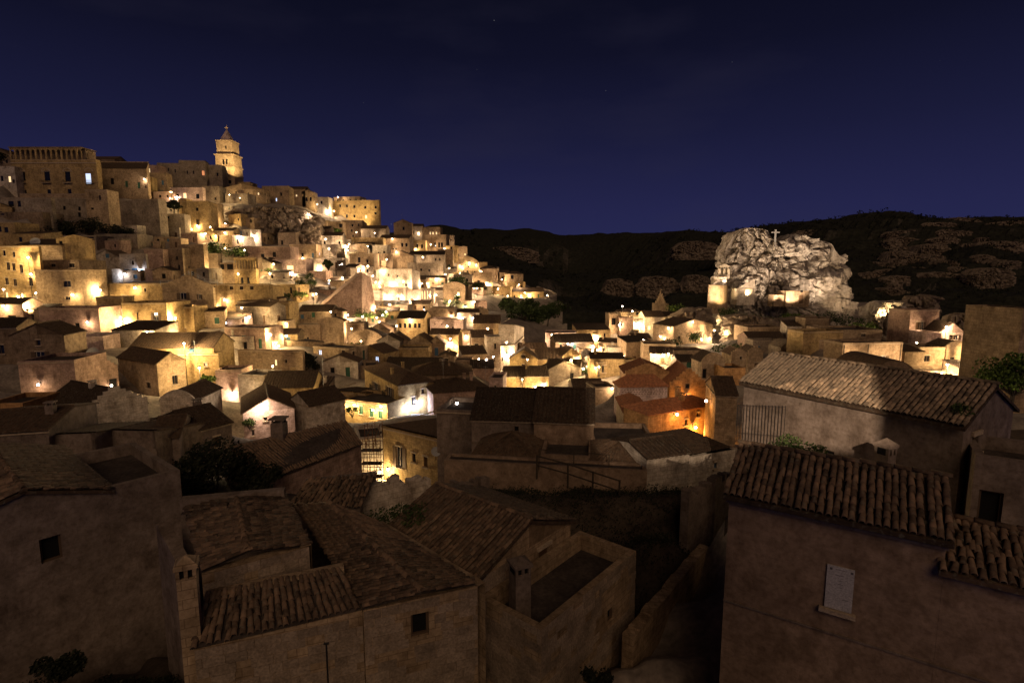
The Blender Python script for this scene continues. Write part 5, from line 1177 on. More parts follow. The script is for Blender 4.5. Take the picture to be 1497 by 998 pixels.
# ---- free-form near houses
def free_wall(root, o0, p, q, zb, holes=(), m='tan', nm='wall', blk=None, th=0.35):
    """upright wall from p to q (upper points); holes given as pixels (u, v, w, h)"""
    p, q = Vector(p), Vector(q); dv = Vector((q.x - p.x, q.y - p.y, 0)); L = dv.length; dv /= L; nn = Vector((dv.y, -dv.x, 0)); a0 = p - o0
    f = lambda s_, o_, z_: tuple(Vector((a0.x, a0.y, 0)) + dv * s_ + nn * o_ + Vector((0, 0, z_)))
    zt = min(p.z, q.z) - o0.z; hs = []
    for (u, v, wp, hp) in holes:
        z = zt - 1
        for _ in range(3): s_ = solve_len(p.x, p.y, z + o0.z, dv.x, dv.y, u); z = zat(p.y + dv.y * s_, v) - o0.z
        hw = wp * (p.y + dv.y * s_) / FPX * 0.55; hh = hp * (p.y + dv.y * s_) / FPX * 0.5; hs.append((s_ - hw, s_ + hw, z - hh, z + hh))
    mb = MB(); wall_side(mb, f, L, zb - o0.z, zt, hs)
    profile_slab(mb, f, [(0, p.z - o0.z + .01), (L, q.z - o0.z + .01)], zt, th); fb_ = lambda s_, o_, z_: f(s_, -th, z_); wall_side(mb, fb_, L, zb - o0.z, zt, [])
    w_ = mb.build(nm, MW[m], root)
    for h in hs:
        wn_ = add_window(root, f, h, 'o', 14)
    if blk: blocks(w_, f, L, max(zb - o0.z, zt - 3.4), zt, hs, seed=blk)
    return w_, f, L
def free_roof(root, o0, quads, m, base=M_FLAT, **kw):
    mb = MB()
    for (a, b_, c, d) in quads:
        mb.face([Vector(x) - o0 - Vector((0, 0, .04)) for x in (a, b_, c, d)]); 
    r = mb.build('roof', base, root, uv=False); tiles(r, quads, m, **kw); return r
# front house with the square opening (ridge running back)
o0 = PZ(614, 880, -9.75); o0.z = -15; root = empty('house', o0)
w_, f, L = free_wall(root, o0, PZ(531, 893, -9.75), PZ(698, 856, -9.70), -15.5, [(614, 913, 26, 40)], 'tan', blk=21)
pf, pv, pg = PZ(617, 866, -9.25), PZ(531, 889, -9.68), PZ(697, 853, -9.62); bf, bv, bg_ = PZ(480, 735, -9.15), PZ(430, 738, -9.7), PZ(548, 762, -9.6)
r = free_roof(root, o0, [(bv, pv, pf, bf), (pg, bg_, bf, pf)], M_TILEF, jit=1.6); ridge_tiles(r, pf, bf, M_TILEF)
free_wall(root, o0, bg_ + Vector((0, 0, -.1)), pg + Vector((0, 0, -.1)), -14, m='tan', nm='side_wall')
tag(root, 'stone house with one square dark opening and long pantiled ridge', 'house')
# front-left house with big columns of pantiles
o0 = PZ(400, 920, -9.9); o0.z = -15; root = empty('house', o0)
free_wall(root, o0, PZ(284, 950, -10.02), PZ(530, 893, -9.86), -15.5, [], 'tan', blk=22)
free_roof(root, o0, [(PZ(277, 948, -9.95), PZ(529, 889, -9.78), PZ(500, 832, -9.30), PZ(298, 873, -9.35))], M_TILEF, jit=1.5)
free_wall(root, o0, PZ(298, 872, -9.32), PZ(503, 830, -9.27), -12, m='tan', nm='ridge_wall')
tag(root, 'low front house with thick pantile columns above a plain wall', 'house')
# low-pitched double roof behind it
o0 = PZ(370, 820, -9.0); o0.z = -14.5; root = empty('house', o0)
free_wall(root, o0, PZ(296, 840, -9.05), PZ(452, 798, -9.05), -14, [], 'tan', blk=23)
a1, b1, c1, d1, e1, g1 = PZ(294, 836, -9.0), PZ(455, 796, -9.0), PZ(418, 724, -9.0), PZ(268, 738, -9.0), PZ(362, 806, -8.72), PZ(346, 729, -8.72)
r = free_roof(root, o0, [(d1, a1, e1, g1), (b1, c1, g1, e1)], M_TILEF, jit=2.4); ridge_tiles(r, e1, g1, M_TILEF)
free_wall(root, o0, b1, c1, -14, m='tan', nm='side_wall'); free_wall(root, o0, c1 + Vector((0, 0, .35)), d1 + Vector((0, 0, .35)), -14, m='plb', nm='back_parapet')
tag(root, 'low-pitched double roof of sunken ochre pantiles with stone gable', 'house')
# long roof above the lane
o0 = PZ(460, 680, -11.5); o0.z = -17; root = empty('house', o0)
free_wall(root, o0, PZ(392, 706, -11.6), PZ(528, 651, -11.6), -18, [], 'pnk')
a1, b1, c1, d1 = PZ(388, 704, -11.45), PZ(530, 649, -11.45), PZ(508, 617, -10.2), PZ(328, 655, -10.2)
r = free_roof(root, o0, [(a1, b1, c1, d1)], M_TILEF, jit=1.8, keep=0); free_wall(root, o0, d1, c1, -17, m='plb', nm='back_wall'); 
q = PZ(409, 640, -10.3) - o0; chimney(r, q.x, q.y, q.z, 1.3, 0.75, 'plb')
tag(root, 'long dark pantiled roof with a capped chimney above a pinkish wall', 'house')
# small broken roof and ruined walls
o0 = PZ(480, 730, -10.4); o0.z = -14; root = empty('house', o0)
free_wall(root, o0, PZ(424, 741, -10.45), PZ(527, 745, -10.45), -15, [], 'plb'); free_roof(root, o0, [(PZ(423, 739, -10.4), PZ(528, 743, -10.4), PZ(550, 692, -9.75), PZ(446, 704, -9.8))], M_TILEF, jit=2.5, keep=120)
free_wall(root, o0, PZ(446, 704, -9.85), PZ(550, 692, -9.8), -14, m='plb', nm='back_wall'); tag(root, 'small sagging pantile roof beside the ruined wall', 'house')
def ruin(label, p, q, zb, amp, seed, m='plb'):
    p, q = Vector(p), Vector(q); o = empty('ruined_wall', (p.x, p.y, zb)); dv = q - p; dv.z = 0; L = dv.length; dv /= L; nn = Vector((dv.y, -dv.x, 0)); rnd = random.Random(seed)
    f = lambda s_, o_, z_: tuple(dv * s_ + nn * o_ + Vector((0, 0, z_))); pts = []; n = 16
    for i in range(n):
        z = p.z + (q.z - p.z) * i / n - zb + rnd.uniform(-amp, amp * .4); pts += [(L * i / n, z), (L * (i + 1) / n, z + rnd.uniform(-.08, .08))]
    mb = MB(); profile_slab(mb, f, pts, 0, .45); w_ = mb.build('masonry', MW[m], o); tag(o, label, 'wall')
ruin('jagged pale ruined wall between the pantile roofs', PZ(520, 712, -10.1), PZ(630, 692, -10.3), -14, .45, 2, 'whi')
ruin('broken wall stub with rough steps by the garden', PZ(640, 716, -10.4), PZ(716, 700, -10.8), -14, .5, 3, 'plb')
ruin('low alley wall beside the dark garden', PZ(926, 930, -13.35), PZ(1037, 796, -13.4), -16, .06, 4, 'tan')
ruin('ruined roof edge with loose stones right of the garden', PZ(1008, 720, -11.2), PZ(1070, 690, -11.6), -15, .4, 6, 'plb')
# chimneys that stand by themselves, leaning sloped wall
def big_chimney(label, u, v0, v1, D, wpx, m='plb', crown=False, zb=None):
    B = P(u, v0, D); k = D / FPX; s_ = wpx * k; top = zat(D, v1) - B.z; o = empty('chimney_stack', B, R(24)); mb = MB()
    mb.box(-s_ / 2, s_ / 2, -s_ / 2, s_ / 2, -1.5, top - .42); mb.build('stack', MW[m], o); mb = MB()
    for dx in (-.42, 0, .42):
        for dy in (-.42, .42): mb.box(dx * s_ - .045, dx * s_ + .045, dy * s_ - .045, dy * s_ + .045, top - .42, top - .16)
    mb.box(-s_ * .5, s_ * .5, -s_ * .34, s_ * .34, top - .42, top - .17, 1); mb.build('smoke_slots', [MW[m], M_VOID], o); mb = MB()
    mb.box(-s_ * .60, s_ * .60, -s_ * .60, s_ * .60, top - .16, top - .06)
    mb.face([(-s_ * .6, -s_ * .6, top - .06), (s_ * .6, -s_ * .6, top - .06), (0, 0, top + .16)]); mb.face([(s_ * .6, -s_ * .6, top - .06), (s_ * .6, s_ * .6, top - .06), (0, 0, top + .16)]); mb.face([(s_ * .6, s_ * .6, top - .06), (-s_ * .6, s_ * .6, top - .06), (0, 0, top + .16)]); mb.face([(-s_ * .6, s_ * .6, top - .06), (-s_ * .6, -s_ * .6, top - .06), (0, 0, top + .16)])
    mb.build('cap', MW[m], o); tag(o, label, 'chimney')
big_chimney('slim chimney with two smoke slots beside the dark left house', 283, 950, 818, 13.7, 27, 'tan')
big_chimney('crumbling chimney with a ragged crown on the roof terrace', 760, 880, 818, 17.7, 26, 'plb')
a, b_, c = PZ(247, 762, -9.2), PZ(284, 828, -9.9), PZ(276, 838, -9.9)
o = empty('sloped_buttress', (b_.x, b_.y, -15)); mb = MB(); B0 = Vector((b_.x, b_.y, -15))
for q in ([a, b_, Vector((b_.x, b_.y, -15)), Vector((a.x, a.y, -15))], [a + Vector((-.35, -.2, 0)), b_ + Vector((-.35, -.2, 0)), b_, a], [a + Vector((-.35, -.2, 0)), b_ + Vector((-.35, -.2, 0)), Vector((b_.x - .35, b_.y - .2, -15)), Vector((a.x - .35, a.y - .2, -15))], [b_, b_ + Vector((-.35, -.2, 0)), Vector((b_.x - .35, b_.y - .2, -15)), Vector((b_.x, b_.y, -15))]): mb.face([Vector(x) - B0 for x in q])
mb.build('masonry', MW['plb'], o); tag(o, 'thin sloping buttress wall between left house and slim chimney', 'wall')
# boarded window, ledge and sill on the right house
def on_face(s, u, v):
    z = s['O'].z + s['H'] / 2
    for _ in range(3): q = solve_len(s['O'].x, s['O'].y, z, s['ex'].x, s['ex'].y, u); z = zat(s['O'].y + s['ex'].y * q, v)
    return q, z - s['O'].z
x0, z0 = on_face(RH, 1205, 884); x1, z1 = on_face(RH, 1250, 833)
mb = MB(); obox(mb, FF, x0, x1, 0.005, 0.05, z0, z1); bd = mb.build('window_board', M_BOARD, RH['obj'], uv=False); bd['label'] = 'pale board closing the window'
mb = MB()
for i, (t0, t1, zz) in enumerate(((.30, .72, .93), (.3, .62, .80), (.45, .6, .68), (.45, .62, .6), (.5, .6, .52), (.62, .88, .26))): obox(mb, FF, x0 + (x1 - x0) * t0, x0 + (x1 - x0) * t1, .05, .053, z0 + (z1 - z0) * zz, z0 + (z1 - z0) * zz + .012)
for t0 in (.1, .86): obox(mb, FF, x0 + (x1 - x0) * t0, x0 + (x1 - x0) * t0 + .06, .05, .053, z0 + (z1 - z0) * .9, z0 + (z1 - z0) * .9 + .06)
mb.build('print', M_PRINT, bd, uv=False)
mb = MB(); obox(mb, FF, x0 - .12, x1 + .1, 0.004, .14, z0 - .13, z0 - .02); mb.build('sill', M_STONETRIM, RH['obj'], uv=False)
x0, z0 = on_face(RH, 1060, 875)
mb = MB(); obox(mb, FF, 0, RH['Lr'] + 4.9, 0.004, .05, z0 - .05, z0); mb.build('ledge', MW['plb'], RH['obj'])
mb = MB(); obox(mb, FF, -.05, RH['Lr'] + .05, .004, .12, RH['H'] - .30, RH['H'] - .16); mb.build('eave_ledge', MW['plb'], RH['obj'])
x0, z0 = on_face(RH, 1042, 985)
big_chimney('squat chimney against the wall under the pale pantiled roof', 1292, 690, 646, 18.6, 20, 'plb')
# iron fence patch on the long house, pole, scaffolding, fences, aerials
def on_f(s, u, v, o=0.3):
    q, z = on_face(s, u, v); return loc(s, q, -o, z)
rail_thing('iron_fence', [on_f(BR, 1086, 634, .5), on_f(BR, 1155, 640, .5)], 'rusty iron bar fence before the wall of the long house', 'fence', h=1.55, r=.015, step=.16, rails=(1.0, .1))
B = P(480, 1004, 12.6); o = empty('iron_pipe', B); mb = MB(); mb.tube((0, 0, -.3), (0, 0, zat(12.6, 940) - B.z), .025, n=6); mb.tube((-.06, 0, zat(12.6, 940) - B.z), (.06, 0, zat(12.6, 940) - B.z), .03, n=6); mb.build('pipe', M_IRON, o, uv=False); tag(o, 'thin upright iron pipe before the plain front wall', 'pipe')
rail_thing('wooden_fence', [P(785, 693, 33.2), P(830, 706, 32), P(905, 732, 30)], 'dark post-and-rail fence descending through the garden', 'fence', h=1.25, r=.06, step=1.5, m=M_BARK)
rail_thing('wooden_fence', [P(788, 680, 34), P(890, 688, 33.6)], 'thin wire fence in front of the long low wall', 'fence', h=1.1, r=.035, step=2.0, m=M_BARK, rails=(1.0,))
def scaffold(label, u0, u1, v0, v1, D, nx, nz):
    B = P(u0, v1, D); o = empty('scaffolding', B); Wd = P(u1, v1, D).x - B.x; Hh = zat(D, v0) - B.z
    for i in range(nx + 1):
        for y in (0, 1.0):
            mb = MB(); mb.tube((Wd * i / nx, y, -.5), (Wd * i / nx, y, Hh), .035, n=5); mb.build('upright', M_RUST, o, uv=False)
    for j in range(1, nz + 1):
        for y in (0, 1.0): mb = MB(); mb.tube((0, y, Hh * j / nz - .2), (Wd, y, Hh * j / nz - .2), .03, n=5); mb.build('ledger', M_RUST, o, uv=False)
        mb = MB(); mb.box(0, Wd, .05, .95, Hh * j / nz - 1.0, Hh * j / nz - .95); mb.build('deck', M_BARK, o, uv=False)
    for i in range(nx): mb = MB(); mb.tube((Wd * i / nx, -.04, 0), (Wd * (i + 1) / nx, -.04, Hh), .025, n=5); mb.build('brace', M_RUST, o, uv=False)
    tag(o, label, 'scaffolding')
scaffold('rusty tube scaffolding against the pale lit wall', 528, 558, 646, 704, 52, 3, 3)
scaffold('upper scaffolding frame by the dark roof end', 534, 556, 620, 650, 50, 2, 1)
def aerial(label, u, v0, v1, D):
    B = P(u, v0, D); o = empty('aerial', B); h = zat(D, v1) - B.z; mb = MB(); mb.tube((0, 0, -1), (0, 0, h), .03, n=5); mb.build('mast', M_STEEL, o, uv=False); mb = MB()
    for k in range(4): mb.tube((-.45 + .05 * k, 0, h - .15 - .3 * k), (.45 - .05 * k, 0, h - .15 - .3 * k), .018, n=4)
    mb.build('elements', M_STEEL, o, uv=False); tag(o, label, 'aerial')
aerial('tall comb aerial left of the green tree', 473, 560, 522, 86); aerial('roof aerial on the big dark hip roof', 648, 552, 524, 98); aerial('aerial on the long pinkish building', 710, 560, 535, 95); aerial('thin mast above the ridge houses', 588, 328, 312, 345); aerial('distant mast on the skyline beyond the ridge', 646, 332, 308, 600); aerial('aerial mast over the palm square houses', 286, 530, 498, 88)
def dish(label, p, r):
    o = empty('satellite_dish', p); mb = MB(); n = 14; ax = Vector((.3, -.8, .45)).normalized(); t = ax.orthogonal().normalized(); b2 = ax.cross(t)
    for k in range(4):
        rr = r * k / 3
        for i in range(n): a = 2 * math.pi * i / n; mb.v.append(tuple((t * math.cos(a) + b2 * math.sin(a)) * rr + ax * (.25 * rr * rr / r)))
    for k in range(3):
        for i in range(n): j = (i + 1) % n; mb.f.append((k * n + i, k * n + j, (k + 1) * n + j, (k + 1) * n + i)); mb.m.append(0)
    mb.build('reflector', M_STEEL, o, uv=False); mb = MB(); mb.tube((0, 0, 0), tuple(ax * r * .8), .02, n=4); mb.tube((0, 0.05, -.8), (0, .05, 0), .03, n=5); mb.build('bracket', M_IRON, o, uv=False); tag(o, label, 'dish')
dish('satellite dish on the yellow house wall', P(637, 660, 48), .45); dish('square white panel dish among left roofs', P(136, 516, 78), .8); dish('round dish on the terrace under the palace', P(52, 354, 150), 1.2)
# ------------------------------------------------------------------ trees and scrub
def leaves(mb, c, rx, ry, rz, n, size, rnd):
    for _ in range(n):
        while True:
            p = Vector((rnd.uniform(-1, 1), rnd.uniform(-1, 1), rnd.uniform(-1, 1)))
            if 0.12 < p.length < 1: break
        p = Vector((c[0] + p.x * rx, c[1] + p.y * ry, c[2] + p.z * rz)); s_ = size * rnd.uniform(.6, 1.4)
        a = Vector((rnd.gauss(0, 1), rnd.gauss(0, 1), rnd.gauss(0, 1))).normalized(); t = a.orthogonal().normalized() * s_; b_ = a.cross(t) * .55
        mb.v += [tuple(p - t), tuple(p - b_), tuple(p + t), tuple(p + b_)]; k = len(mb.v); mb.f.append((k - 4, k - 3, k - 2, k - 1)); mb.m.append(0)
def tree(label, u, v, D, h, w_, m, n=2600, size=.22, seed=1, name='tree', cat='tree', trunk=True, onz=None):
    rnd = random.Random(seed); B = P(u, v, D); o = empty(name, B); tr_ = MB(); th = h * .35; cr_ = MB()
    tr_.tube((0, 0, -1), (w_ * .05, 0, th), h * .035, h * .025, n=7)
    cl = 16
    for i in range(cl):
        a = 2 * math.pi * i / cl * 2.4; r = w_ * .5 * math.sqrt((i + .5) / cl) * rnd.uniform(.5, 1.05); z = h * (.45 + .45 * rnd.random() * (1 - .4 * r / (w_ * .5)))
        c = (r * math.cos(a), r * math.sin(a), z); tr_.tube((w_ * .05, 0, th * .9), c, h * .014, h * .004, n=5)
        k = w_ * rnd.uniform(.13, .24); leaves(cr_, c, k, k, k * .8, n // cl, size, rnd)
    tr_.build('trunk', M_BARK, o, uv=False); cr_.build('crown', m, o, uv=False); return tag(o, label, cat)
def shrub(label, u, v, D, h, w_, m, n=700, size=.16, seed=1, group=None):
    rnd = random.Random(seed); B = P(u, v, D); o = empty('shrub', B); cr_ = MB(); st_ = MB()
    for i in range(7):
        c = (rnd.uniform(-.5, .5) * w_, rnd.uniform(-.4, .4) * w_ * .6, h * rnd.uniform(.25, .7)); k = w_ * rnd.uniform(.16, .3); leaves(cr_, c, k, k, min(k, h * .4), n // 7, size, rnd); st_.tube((0, 0, -.5), c, .03 + h * .01, .015, n=4)
    st_.build('stems', M_BARK, o, uv=False); cr_.build('foliage', m, o, uv=False); return tag(o, label, 'shrub', group)
tree('bright green lit tree in the ruined yard', 522, 546, 128, 7.5, 9, M_LEAFL, 3200, .28, 1)
tree('dark fig tree behind the long tiled lane roof', 446, 556, 112, 6, 6, M_LEAFD, 1600, .28, 2)
tree('fresh green tree beside the tower at the right edge', 1472, 612, 30, 4.2, 3.6, M_LEAFL, 3000, .10, 3)
tree('small palm-like tree lit in the square', 303, 580, 88, 4.2, 2.6, M_LEAFL, 500, .28, 4)
tree('tree with dark crown among ridge roofs', 418, 480, 172, 5, 6, M_LEAF, 1200, .3, 5)
for i, (u, v, D, h, w_) in enumerate(((765, 478, 205, 9, 11), (785, 484, 212, 10, 12), (800, 476, 232, 9, 11), (772, 462, 245, 8, 11), (742, 458, 238, 7, 9), (812, 468, 262, 9, 12), (752, 468, 220, 8, 9))):
    tree('dense dark tree on the slope below the ravine street', u, v, D, h, w_, M_LEAF, 1500, .42, 20 + i)['group'] = 'trees on the ravine slope'
for i, (u, v, D, h, w_) in enumerate(((668, 428, 255, 8, 10), (700, 432, 258, 6, 8), (640, 418, 258, 5, 7), (720, 446, 262, 5, 8))):
    tree('dark round tree between lit houses above the ravine street', u, v, D, h, w_, M_LEAF, 1000, .4, 30 + i)['group'] = 'trees between the lit houses'
tree('ivy-like green tree beside the convent lane', 491, 350, 296, 7, 6, M_LEAFL, 900, .4, 41)
tree('slim dark cypress by the lit doorway', 480, 404, 228, 8, 4, M_LEAF, 900, .35, 42); tree('dark tree on the terrace of the tower block', 254, 314, 240, 7, 7, M_LEAFD, 900, .4, 43); tree('tree crown at the left skyline', 3, 250, 236, 9, 7, M_LEAFD, 900, .4, 44)
for i, (u, v, D, h, w_) in enumerate(((80, 344, 198, 5, 9), (105, 344, 198, 6, 9), (130, 342, 200, 6, 10), (158, 344, 202, 5, 10), (180, 350, 206, 5, 8), (60, 346, 192, 4, 8), (330, 374, 222, 5, 12), (312, 372, 222, 5, 8), (345, 376, 218, 4, 8))):
    shrub('dark garden bush on the terrace above the white house', u, v, D, h, w_, M_LEAFD if i < 6 else M_LEAF, 600, .4, 50 + i, 'bushes on the terraces')
for i, (u, v, D, h, w_) in enumerate(((400, 402, 206, 2.5, 5), (442, 420, 194, 3, 5), (418, 440, 186, 3, 4), (440, 436, 186, 3, 4), (455, 420, 190, 6, 4), (545, 464, 182, 3, 8), (530, 468, 180, 2.5, 6), (660, 448, 216, 3, 6), (668, 440, 222, 3, 4), (840, 549, 134, 1.5, 3), (860, 546, 136, 1.8, 3), (985, 508, 156, 3, 6), (1090, 470, 172, 3, 9), (1060, 462, 180, 3, 8), (1120, 478, 165, 3, 9), (1155, 470, 168, 2.5, 8), (1210, 470, 165, 3, 9), (1240, 476, 160, 3, 8), (1265, 486, 140, 3, 7), (1020, 500, 156, 3, 6), (1070, 520, 130, 3, 7), (990, 456, 196, 3, 6), (1430, 505, 118, 3, 5), (1290, 468, 150, 3, 5), (275, 462, 122, 1.6, 3), (100, 506, 92, 1.5, 3), (365, 622, 66, 1, 1.5), (490, 606, 82, 1.4, 2.5), (515, 606, 82, 1.2, 2))):
    shrub('leafy shrub growing between walls and rocks of the town', u, v, D, h, w_, M_LEAF if i % 3 else M_LEAFL, 420, .26 if D > 100 else .12, 80 + i, 'shrubs between the walls')
shrub('wide dark bush beside the flat terrace of the left house', 318, 716, 27, 2.6, 5.2, M_LEAFD, 5200, .10, 120)
shrub('dark bush under the long lane roof', 392, 716, 28, 1.4, 2.4, M_LEAFD, 1500, .09, 121); shrub('weedy green plants in the gutter between pantile roofs', 560, 768, 21.5, .8, 3.0, M_LEAF, 1800, .06, 122)
shrub('weedy plants along the ridge of the boarded house', 1132, 668, 17.6, .7, 1.6, M_LEAF, 900, .05, 123); shrub('tuft of grass on the gable end of the long house', 1402, 612, 18.9, .55, .8, M_LEAF, 500, .05, 124); shrub('weeds at the ridge corner of the boarded house', 1178, 672, 17.2, .6, 1.0, M_LEAF, 500, .05, 125)
shrub('small dark bush against the foot of the left house', 84, 990, 16.2, 0.7, 1.4, M_LEAFD, 2600, .06, 126); shrub('dark plant at the alley corner', 880, 1004, 15.8, .7, 1.0, M_LEAFD, 500, .06, 127)
# scrub covering the garden slopes
rnd = random.Random(9); mb = MB()
for k in range(2600):
    u, v = rnd.uniform(690, 1050), rnd.uniform(690, 905)
    if v > 905 - (u - 930) * 1.24 - 10 and u > 925: continue
    D = np.interp(v, [690, 722, 800, 905], [34, 31.5, 25, 20.5]) * rnd.uniform(.97, 1.03); x = P(u, v, D).x; z = ground_z(x, D)
    hh = .25 + .9 * max(0, noise.noise(Vector((x * .5, D * .5, 0)))); leaves(mb, (x, D, z + hh * .4), .35, .35, hh * .55, 9, .055, rnd)
stuff(tag(mb.build('scrub', M_LEAFD, None, uv=False), 'dark scrub covering the sloping garden', 'scrub'))
mb = MB()
for k in range(900):
    u, v = rnd.uniform(0, 300), rnd.uniform(880, 1010); D = rnd.uniform(15.5, 19); x = P(u, v, D).x; z = ground_z(x, D); leaves(mb, (x, D, z + .15), .3, .3, .35, 8, .05, rnd)
stuff(tag(mb.build('scrub', M_LEAFD, None, uv=False), 'low weeds at the foot of the dark left house', 'weeds'))
mb = MB()
for k in range(2600):
    a = rnd.uniform(-.1, 1.0); D = math.exp(rnd.uniform(math.log(240), math.log(1000)))
    if D < far_start(np.array(a)) * 1.02: continue
    x = a * D; i = int(np.searchsorted(ll, math.log(D))); j = int(np.searchsorted(aa, a)); z = Z2[min(i, NL - 1), min(j, NA - 1)]
    leaves(mb, (x, D, z + .6), D * .004, D * .004, D * .003, 10, D * .0016, rnd)
stuff(tag(mb.build('scrub', M_LEAFD, None, uv=False), 'scattered dark bushes on the hillside across the ravine', 'scrub'))
# ------------------------------------------------------------------ gap filler: small houses where bare ground shows inside the town
def view(): bpy.context.view_layer.update(); return bpy.context.evaluated_depsgraph_get()
def cast(dg, u, v):
    dirv = P(u, v, 100.0).normalized(); return scene.ray_cast(dg, Vector((0, 0, 0)), dirv)
TOWN = [(0, 300), (300, 300), (480, 330), (650, 350), (700, 395), (720, 420), (690, 460), (760, 500), (860, 512), (940, 500), (1000, 520), (1090, 500), (1210, 480), (1420, 500), (1480, 560), (1100, 560), (1040, 600), (880, 620), (700, 610), (600, 640), (330, 640), (0, 650)]
def inside(u, v):
    c = False; n = len(TOWN)
    for i in range(n):
        (x0, y0), (x1, y1) = TOWN[i], TOWN[(i + 1) % n]
        if (y0 > v) != (y1 > v) and u < (x1 - x0) * (v - y0) / (y1 - y0) + x0: c = not c
    return c
rnd = random.Random(77); nfill = 0
for rep in range(3):
    dg = view(); cand = []
    for v in range(310, 650, 9):
        for u in range(5, 1480, 13):
            uu, vv_ = u + rnd.uniform(-4, 4), v + rnd.uniform(-3, 3)
            if not inside(uu, vv_): continue
            hit, p, n_, _, ob, _ = cast(dg, uu, vv_)
            if hit and ob and ob.name.startswith('ground') and p.y > 108: cand.append((uu, vv_, p))
    rnd.shuffle(cand); placed = []
    for uu, vv_, p in cand:
        if any((p - q).length < 7.5 for q in placed) or nfill >= 75: continue
        D = p.y; wpx = rnd.uniform(5, 8.5) * FPX / D; hpx = rnd.uniform(2.6, 4.2) * FPX / D
        h_ = H(uu - wpx / 2, uu - wpx / 2, uu + wpx / 2, vv_ - hpx, vv_ + 1, rnd.choice((-24, -12, -4, 4, 10, 20)), rnd.choice('FFFFGGXS'), rnd.choice(('tan', 'tan', 'och', 'whi', 'gry', 'pnk')), D=D + 1, dep=rnd.uniform(4, 6.5), chim=rnd.choice((0, 0, 1)))
        build_house(h_); placed.append(p); nfill += 1
print('fillers', nfill)
# ------------------------------------------------------------------ lamps
LM = {}; LK = 2.0; LAMPW = 4200
def lamp_light(o, locp, power, col, rad=0.12):
    l = bpy.data.lights.new('lamp_light', 'POINT'); l.energy = power; l.color = LCOL[col]; l.shadow_soft_size = rad
    lo = bpy.data.objects.new('lamp_light', l); C.objects.link(lo); lo.parent = o; lo.location = locp
def bulb_mesh(col, r):
    key = (col, r)
    if key not in LM:
        mb = MB(); n = 8
        for j in range(5):
            a = math.pi * (j / 4 - .5); 
            for i in range(n): b_ = 2 * math.pi * i / n; mb.v.append((r * max(.05, math.cos(a)) * math.cos(b_), r * max(.05, math.cos(a)) * math.sin(b_), r * math.sin(a)))
        for j in range(4):
            for i in range(n): k = (i + 1) % n; mb.f.append((j * n + i, j * n + k, (j + 1) * n + k, (j + 1) * n + i))
        me = bpy.data.meshes.new('bulb'); me.from_pydata(mb.v, [], mb.f); me.materials.append(M_BULB[col]); LM[key] = me
    return LM[key]
def lamp_label(u, v, D, kind, col):
    c = {'W': 'warm', 'Y': 'yellow', 'P': 'pinkish white', 'C': 'cold white', 'O': 'orange', 'G': 'greenish'}[col]
    return '%s lit %s %s' % (c, kind, zone(u, v, D))
def wall_lamp(dg, u, v, power, col='W', off=0.9):
    power *= LK
    for dv_ in (0, 3, -3, 6, 9, -6, 12, 16, None):
        if dv_ is None: print('lamp missed', u, v, ob.name if hit else None, round(p.y)); return
        hit, p, n_, _, ob, _ = cast(dg, u, v + dv_)
        if hit and (ob.name.startswith('ground') or abs(n_.z) < .55) and p.y > 42 and not ob.name.startswith('hillside'): break
    if n_.dot(p) > 0: n_ = -n_
    D = p.y; sc = 1.0 if D < 120 else 1.35
    if abs(n_.z) > .55:
        return post_lamp(u, v, D, power, col, p)
    n_.z = 0; n_.normalize(); o = empty('wall_lamp', p, math.atan2(n_.y, n_.x)); a = MB()
    a.box(.002, .04, -.06, .06, -.25, .2); a.tube((.03, 0, .1), (.55 * sc, 0, .28), .022, n=5); a.tube((.55 * sc, 0, .28), (.55 * sc, 0, .16), .02, n=5); a.build('bracket', M_IRON, o, uv=False)
    s_ = MB(); s_.tube((.55 * sc, 0, .08), (.55 * sc, 0, .20), .2 * sc, .04, n=8); s_.build('lamp_shade', M_IRON, o, uv=False)
    bo = bpy.data.objects.new('bulb', bulb_mesh(col, .15 if D < 120 else .24)); C.objects.link(bo); bo.parent = o; bo.location = (.55 * sc, 0, -.08)
    lamp_light(o, (max(off, .75), 0, -.5), power, col); tag(o, lamp_label(u, v, D, 'wall lamp', col), 'lamp')
def post_lamp(u, v, D, power, col='W', foot=None, h=3.6):
    if foot is None: head = P(u, v, D); foot = Vector((head.x, D, min(ground_z(head.x, D), head.z - 1.5))); h = head.z - foot.z
    o = empty('street_lamp', foot); a = MB(); a.tube((0, 0, -.4), (0, 0, h - .3), .07, .05, n=7); a.tube((0, 0, -.4), (0, 0, .5), .12, .1, n=7); a.build('post', M_IRON, o, uv=False)
    s_ = MB(); s_.tube((0, 0, h + .02), (0, 0, h + .2), .28, .05, n=8); s_.tube((0, 0, h - .3), (0, 0, h - .22), .1, .14, n=8); s_.build('lantern_cap', M_IRON, o, uv=False)
    bo = bpy.data.objects.new('bulb', bulb_mesh(col, 0.15 if D < 120 else .2)); C.objects.link(bo); bo.parent = o; bo.location = (0, 0, h - .1)
    lamp_light(o, (0, -.42, h - .15), power, col); tag(o, lamp_label(u, v, D, 'street lamp', col), 'lamp')
